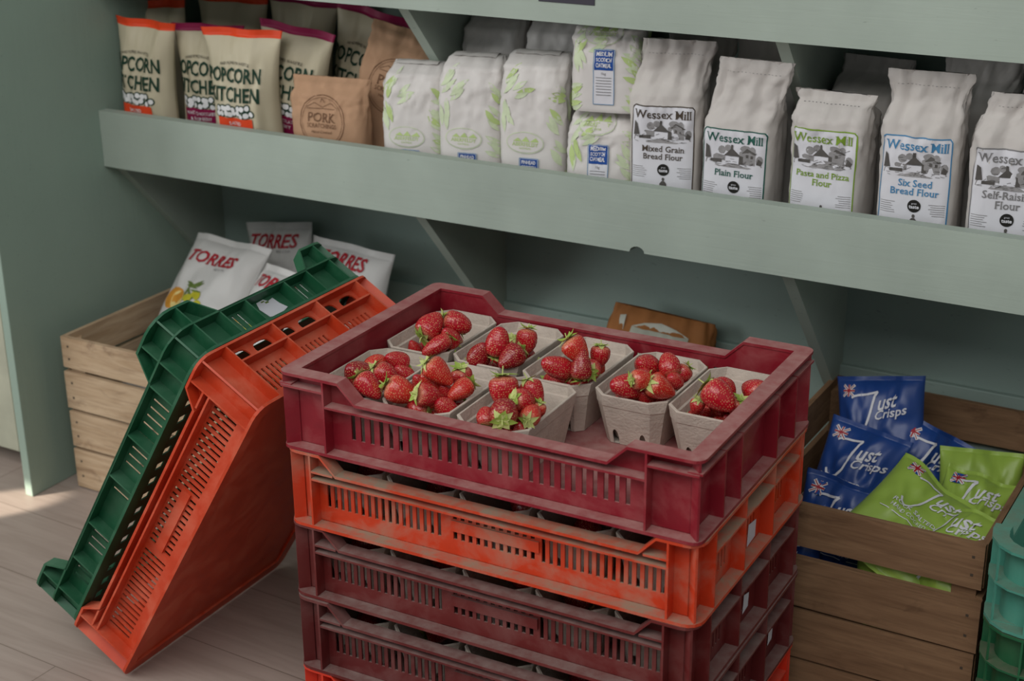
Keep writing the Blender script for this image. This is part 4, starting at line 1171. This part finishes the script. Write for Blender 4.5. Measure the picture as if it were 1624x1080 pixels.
def popcorn(x, y, yaw, roll, seed, col, label, W=.152, H=.258, z=.606, lean=1, printed=True):
    M = Matrix.Translation((x, y, z)) @ Matrix.Rotation(radians(yaw), 4, 'Z') @ Matrix.Rotation(radians(lean), 4, 'X') @ Matrix.Rotation(radians(roll), 4, 'Y')
    root, b_, o = pillow('popcorn_bag', label, 'popcorn bag', M, 'popcorn bags on the shelf', W, H, .062, seed, MT['popbag'], MT[col], waist=.20, seal=.055, crump=.006)
    if not printed: return
    p = Print(b_.pt, o); k = H/.258
    p.text('HAND POPPED IN A KETTLE', MT['p_black'], -.006, .200*k, .062, .0052, 0, 0, False, .0019, 3.2)
    p.text('POPCORN', MT['p_dkgreen'], -.010, .178*k, .112, .027, .022, .06, False, .0019)
    p.text('KITCHEN', MT['p_dkgreen'], -.010, .1435*k, .106, .0265, .022, .0, False, .0019)
    rn = random.Random(int(seed*10)); bl, wh = [], []
    for q in range(17):
        cx = -.042 + .068*(q % 9)/8 + rn.uniform(-.003, .003); cz = (.107 + .010*(q//9))*k + rn.uniform(-.002, .004)
        bl.append(ellipse(cx, cz, .0072, .0072, 9)); wh.append(ellipse(cx, cz, .0048, .0050, 9))
    # every kernel is a white blob with its own dark outline
    for q, (b1, w1) in enumerate(zip(bl, wh)):
        pass
    p.poly(None, MT['p_dkgreen'], .0009, 'popcorn_print', bl); p.poly(None, MT['p_white'], .0016, 'popcorn_print', wh)
    p.sheet(-.045, .029, .045, .101*k, MT[col], .0020, 10, 8, 'flavour_panel')
    if col == 'p_plum':
        p.text('WHITE CHOCOLATE', MT['p_white'], -.008, .092*k, .060, .0065, .01, 0, False, .0026); p.text('& RASPBERRY', MT['p_white'], -.008, .081*k, .046, .0065, .01, 0, False, .0026)
    else: p.text('SALTED', MT['p_white'], -.008, .091*k, .028, .0065, .01, 0, False, .0026)
popcorn(-.412, .060, 2, 2, 1.1, 'p_orange', 'cream popcorn bag with orange top seal, leftmost, against the side panel', W=.146, H=.254)
popcorn(-.288, .100, 8, 0, 2.7, 'p_plum', 'cream popcorn bag with plum top seal, partly behind the front orange-topped one', H=.248)
popcorn(-.174, .060, 8, 0, 3.9, 'p_orange', 'cream popcorn bag with orange top seal, frontmost of the popcorn bags', W=.165, H=.255)
popcorn(-.132, .118, 8, 8, 5.2, 'p_plum', 'cream popcorn bag with plum top seal, tilted, just left of the brown paper bags', W=.158)
popcorn(-.450, .175, 5, -4, 6.6, 'p_orange', 'orange seal tip of a popcorn bag hidden behind the leftmost one', H=.27, W=.13, printed=False)
popcorn(-.320, .212, 5, 0, 7.3, 'p_orange', 'popcorn bag with orange top seal in shadow at the back left', H=.286, W=.17, printed=False)
popcorn(-.180, .225, 5, 4, 8.8, 'p_plum', 'popcorn bag with plum top seal in deep shadow, middle of the back', H=.292, printed=False)
popcorn(-.055, .212, 8, 13, 9.9, 'p_plum', 'popcorn bag with plum top seal in deep shadow, tilted, behind the brown paper bags', H=.285, W=.16)

# white bags with red lettering in the pale wooden crate
def crisp_white(label, M, seed, W=.185, H=.27, D=.075, printed=True, tz=.80):
    root, b_, o = pillow('crisp_bag', label, 'crisp bag', M, 'white crisp bags', W, H, D, seed, MT['whitebag'], None, waist=.08, seal=.06, crump=.006)
    if not printed: return
    p = Print(b_.pt, o)
    p.text('TORRES', MT['p_red'], -.004, H*tz, .118, .027, .024, .16, True, .0019)
    p.text('SELECTA', MT['p_mgrey'], .026, H*(tz-.075), .030, .004, 0, 0, False, .0019)
    p.poly(None, MT['p_gold'], .0010, 'potato_print', [ellipse(-.045, H*.47, .024, .017, 16, .3), ellipse(-.052, H*.44, .018, .020, 14)])
    p.poly(None, MT['p_pale'], .0013, 'potato_print', [ellipse(-.033, H*.435, .017, .0215, 16)])
    p.poly(None, MT['p_sprig'], .0013, 'olive_sprig_print', [leaf(-.01+.012*cos(q*1.1), H*.53+.016*sin(q*1.7), .030, .0028, q*.75) for q in range(9)])
    p.poly(None, MT['p_olive'], .0016, 'olive_print', [ellipse(-.008, H*.465, .0085, .0085), ellipse(.010, H*.50, .0085, .009), ellipse(.018, H*.44, .010, .0088), ellipse(.000, H*.505, .006, .007)])
def fr(tc, xd, zd, H):
    x = Vector(xd).normalized(); z = Vector(zd); z = (z - z.dot(x)*x).normalized()
    return frame(Vector(tc) - z*H, xd, zd)
crisp_white('white crisp bag with red lettering, front left in the pale wooden crate', fr((-.295, .132, .426), (.19, -.01, -.004), (.095, .64, .74), .275), 1.5, .195, .275)
crisp_white('white crisp bag with red lettering, at the back of the pale crate against the wall', fr((-.285, .262, .430), (.16, .0, .022), (-.03, .12, .9), .26), 3.7, .165, .26, tz=.86)
crisp_white('white crisp bag with red lettering, half hidden behind the green tipped crate', fr((-.128, .092, .402), (.16, -.04, .0), (.12, .5, .8), .26), 5.9, .175, .26, tz=.86)
crisp_white('white crisp bag with red lettering, rightmost, sticking out of the pale crate', fr((-.062, .205, .432), (.21, -.02, -.004), (-.05, .25, .9), .26), 8.2, .205, .26, tz=.875)
crisp_white('white crisp bag lying low in the pale crate, only a corner showing', fr((-.33, -.05, .235), (.2, .02, .0), (0, .5, .6), .2), 9.6, .16, .2, printed=False)

# blue and green bags in the worn wooden crate
FLAG_W, FLAG_R = [], []
def just_crisps(label, M, seed, colr, W=.15, H=.19, D=.055, printed=True, grp='blue crisp bags'):
    root, b_, o = pillow('crisp_bag', label, 'crisp bag', M, grp, W, H, D, seed, MT[colr], None, waist=.07, seal=.05, crump=.008)
    if not printed: return
    p = Print(b_.pt, o); ink = 'p_label'
    fx, fz, fw, fh = -W*.38, H*.925, .021, .019
    def q_(a, b2): return (fx+a*fw, fz-fh+b2*fh)
    p.poly([q_(0,0), q_(1,0), q_(1,1), q_(0,1)], MT['p_navy'], .0010, 'flag_print')
    p.strips([(*q_(.02,.02), *q_(.98,.98)), (*q_(.02,.98), *q_(.98,.02)), (*q_(.5,0), *q_(.5,1)), (*q_(0,.5), *q_(1,.5))], .0042, MT['p_white'], .0016, 'flag_print', 4)
    p.strips([(*q_(.5,0), *q_(.5,1)), (*q_(0,.5), *q_(1,.5))], .0024, MT['p_red'], .0024, 'flag_print', 4)
    p.strips([(*q_(.05,.05), *q_(.95,.95)), (*q_(.05,.95), *q_(.95,.05))], .0012, MT['p_red'], .0021, 'flag_print', 4)
    jx = [(-.040, .685), (-.036, .70), (-.028, .71), (-.016, .715), (-.004, .728), (.000, .735), (-.004, .70), (-.007, .62), (-.010, .54), (-.014, .46), (-.020, .40), (-.029, .375), (-.036, .39), (-.040, .43)]
    J = [(a, (b2+.13)*H) for a, b2 in jx]
    p.strips([(*J[k], *J[k+1]) for k in range(13)], .0034, MT[ink], .0014, 'lettering', 2)
    p.text('ust', MT[ink], .019, H*.775, .034, .020, .018, .28, False, .0019, 0, .22)
    p.text('Crisps', MT[ink], .024, H*.68, .052, .019, .016, .2, False, .0019, 0, .22)
    p.text('ROCK SALTED', MT[ink], -.010, H*.50, .070, .007, .01, 0, False, .0019)
    p.text('HAND COOKED CRISPS', MT[ink], .0, H*.445, .085, .006, .0, 0, False, .0019)
    p.strips([(-.055, H*.40, .055, H*.40)], .0014, MT[ink], .0012, 'rule', 10)
    p.poly(None, MT['p_gold'], .0012, 'potato_print', [ellipse(.030, H*.28, .020, .010, 14, .2)]); p.poly(None, MT['p_pale'], .0015, 'potato_print', [ellipse(.038, H*.275, .011, .008, 12)])
just_crisps('blue crisp bag standing highest at the back left of the worn crate', fr((.982, .205, .366), (.146, 0, .030), (-.11, .30, .9), .19), 1.2, 'blue_bag', W=.150)
just_crisps('blue crisp bag in the middle of the pile, overlapping the highest one', fr((1.004, .110, .316), (.13, -.02, -.012), (-.05, .42, .8), .19), 2.6, 'blue_bag', W=.136)
just_crisps('blue crisp bag lowest in the blue pile, just inside the front boards', fr((1.026, -.066, .303), (.115, -.02, -.008), (-.02, .35, .9), .18), 4.1, 'blue_bag', W=.135, H=.18)
just_crisps('dark blue crisp bag tucked behind the pile, beside the tip of the large green bag', fr((1.092, .190, .300), (.10, .03, -.05), (.12, .3, .8), .17), 5.5, 'blue_bag', W=.13, H=.17)
just_crisps('blue crisp bag at the front, seen only through the gap between the boards', fr((.955, -.150, .270), (.14, 0, .0), (0, .12, .9), .19), 7.7, 'blue_bag', W=.13, H=.19, D=.035)
G_ = 'green crisp bags'
just_crisps('large green crisp bag lying at the front, overlapping the blue ones', fr((1.160, -.020, .300), (.122, -.015, -.070), (.035, .78, .42), .185), 1.9, 'green_bag', W=.165, H=.19, D=.06, grp=G_)
just_crisps('green crisp bag at the front right, next to the turquoise crate', fr((1.200, -.060, .298), (.11, -.03, .010), (.05, .65, .45), .15), 3.4, 'green_bag', W=.11, H=.15, D=.05, grp=G_)
just_crisps('green crisp bag with a small flag at the right, behind the front ones', fr((1.190, .065, .297), (.1, .0, -.015), (.0, .5, .5), .15), 4.8, 'green_bag', W=.105, H=.15, D=.05, grp=G_)
just_crisps('darker green crisp bag at the back right of the worn crate', fr((1.165, .165, .292), (.12, .03, .0), (.0, .3, .6), .16), 6.2, 'green_bag', W=.13, H=.16, D=.05, grp=G_, printed=False)
just_crisps('green crisp bag at the front, seen through the gap between the boards', fr((1.135, -.150, .268), (.14, 0, .0), (0, .12, .9), .19), 8.4, 'green_bag', W=.13, H=.19, D=.035, grp=G_)

# ---------------------------------------------------------------- brown window bag behind the stack
root = thing('paper_window_bag', 'brown paper bag with a pale window standing behind the burgundy crate by the wall', 'paper bag', (.530, .235, .0005), (0, radians(7), radians(10)))
bg_ = Block([(0, .095, .045, 0, 0), (.25, .098, .048, 0, 0), (.340, .096, .032, 0, .004), (.375, .093, .014, 0, .012), (.388, .088, .002, 0, .016)], 4.4, 3.2, .006)
o = bg_.mesh('paper_bag', MT['kraft_d'], root)
p = Print(bg_.pt, o)
p.par = p.sheet(-.052, .054, .27, .360, MT['window'], .0012, 24, 18, 'film_window')
p.poly([(-.052, .360), (-.030, .369), (.0, .373), (.030, .369), (.054, .360)][::-1], MT['window'], .0016, 'film_window')
p.poly([(-.078, .29), (-.080, .372), (-.070, .374), (-.064, .34), (-.058, .29)], MT['window'], .0016, 'film_window')
for k in range(9):
    p.strips([(-.05+k*.011, .27, -.05+k*.011+.002, .348)], .003, MT['p_leaf'], .0026, 'window_print', 4)
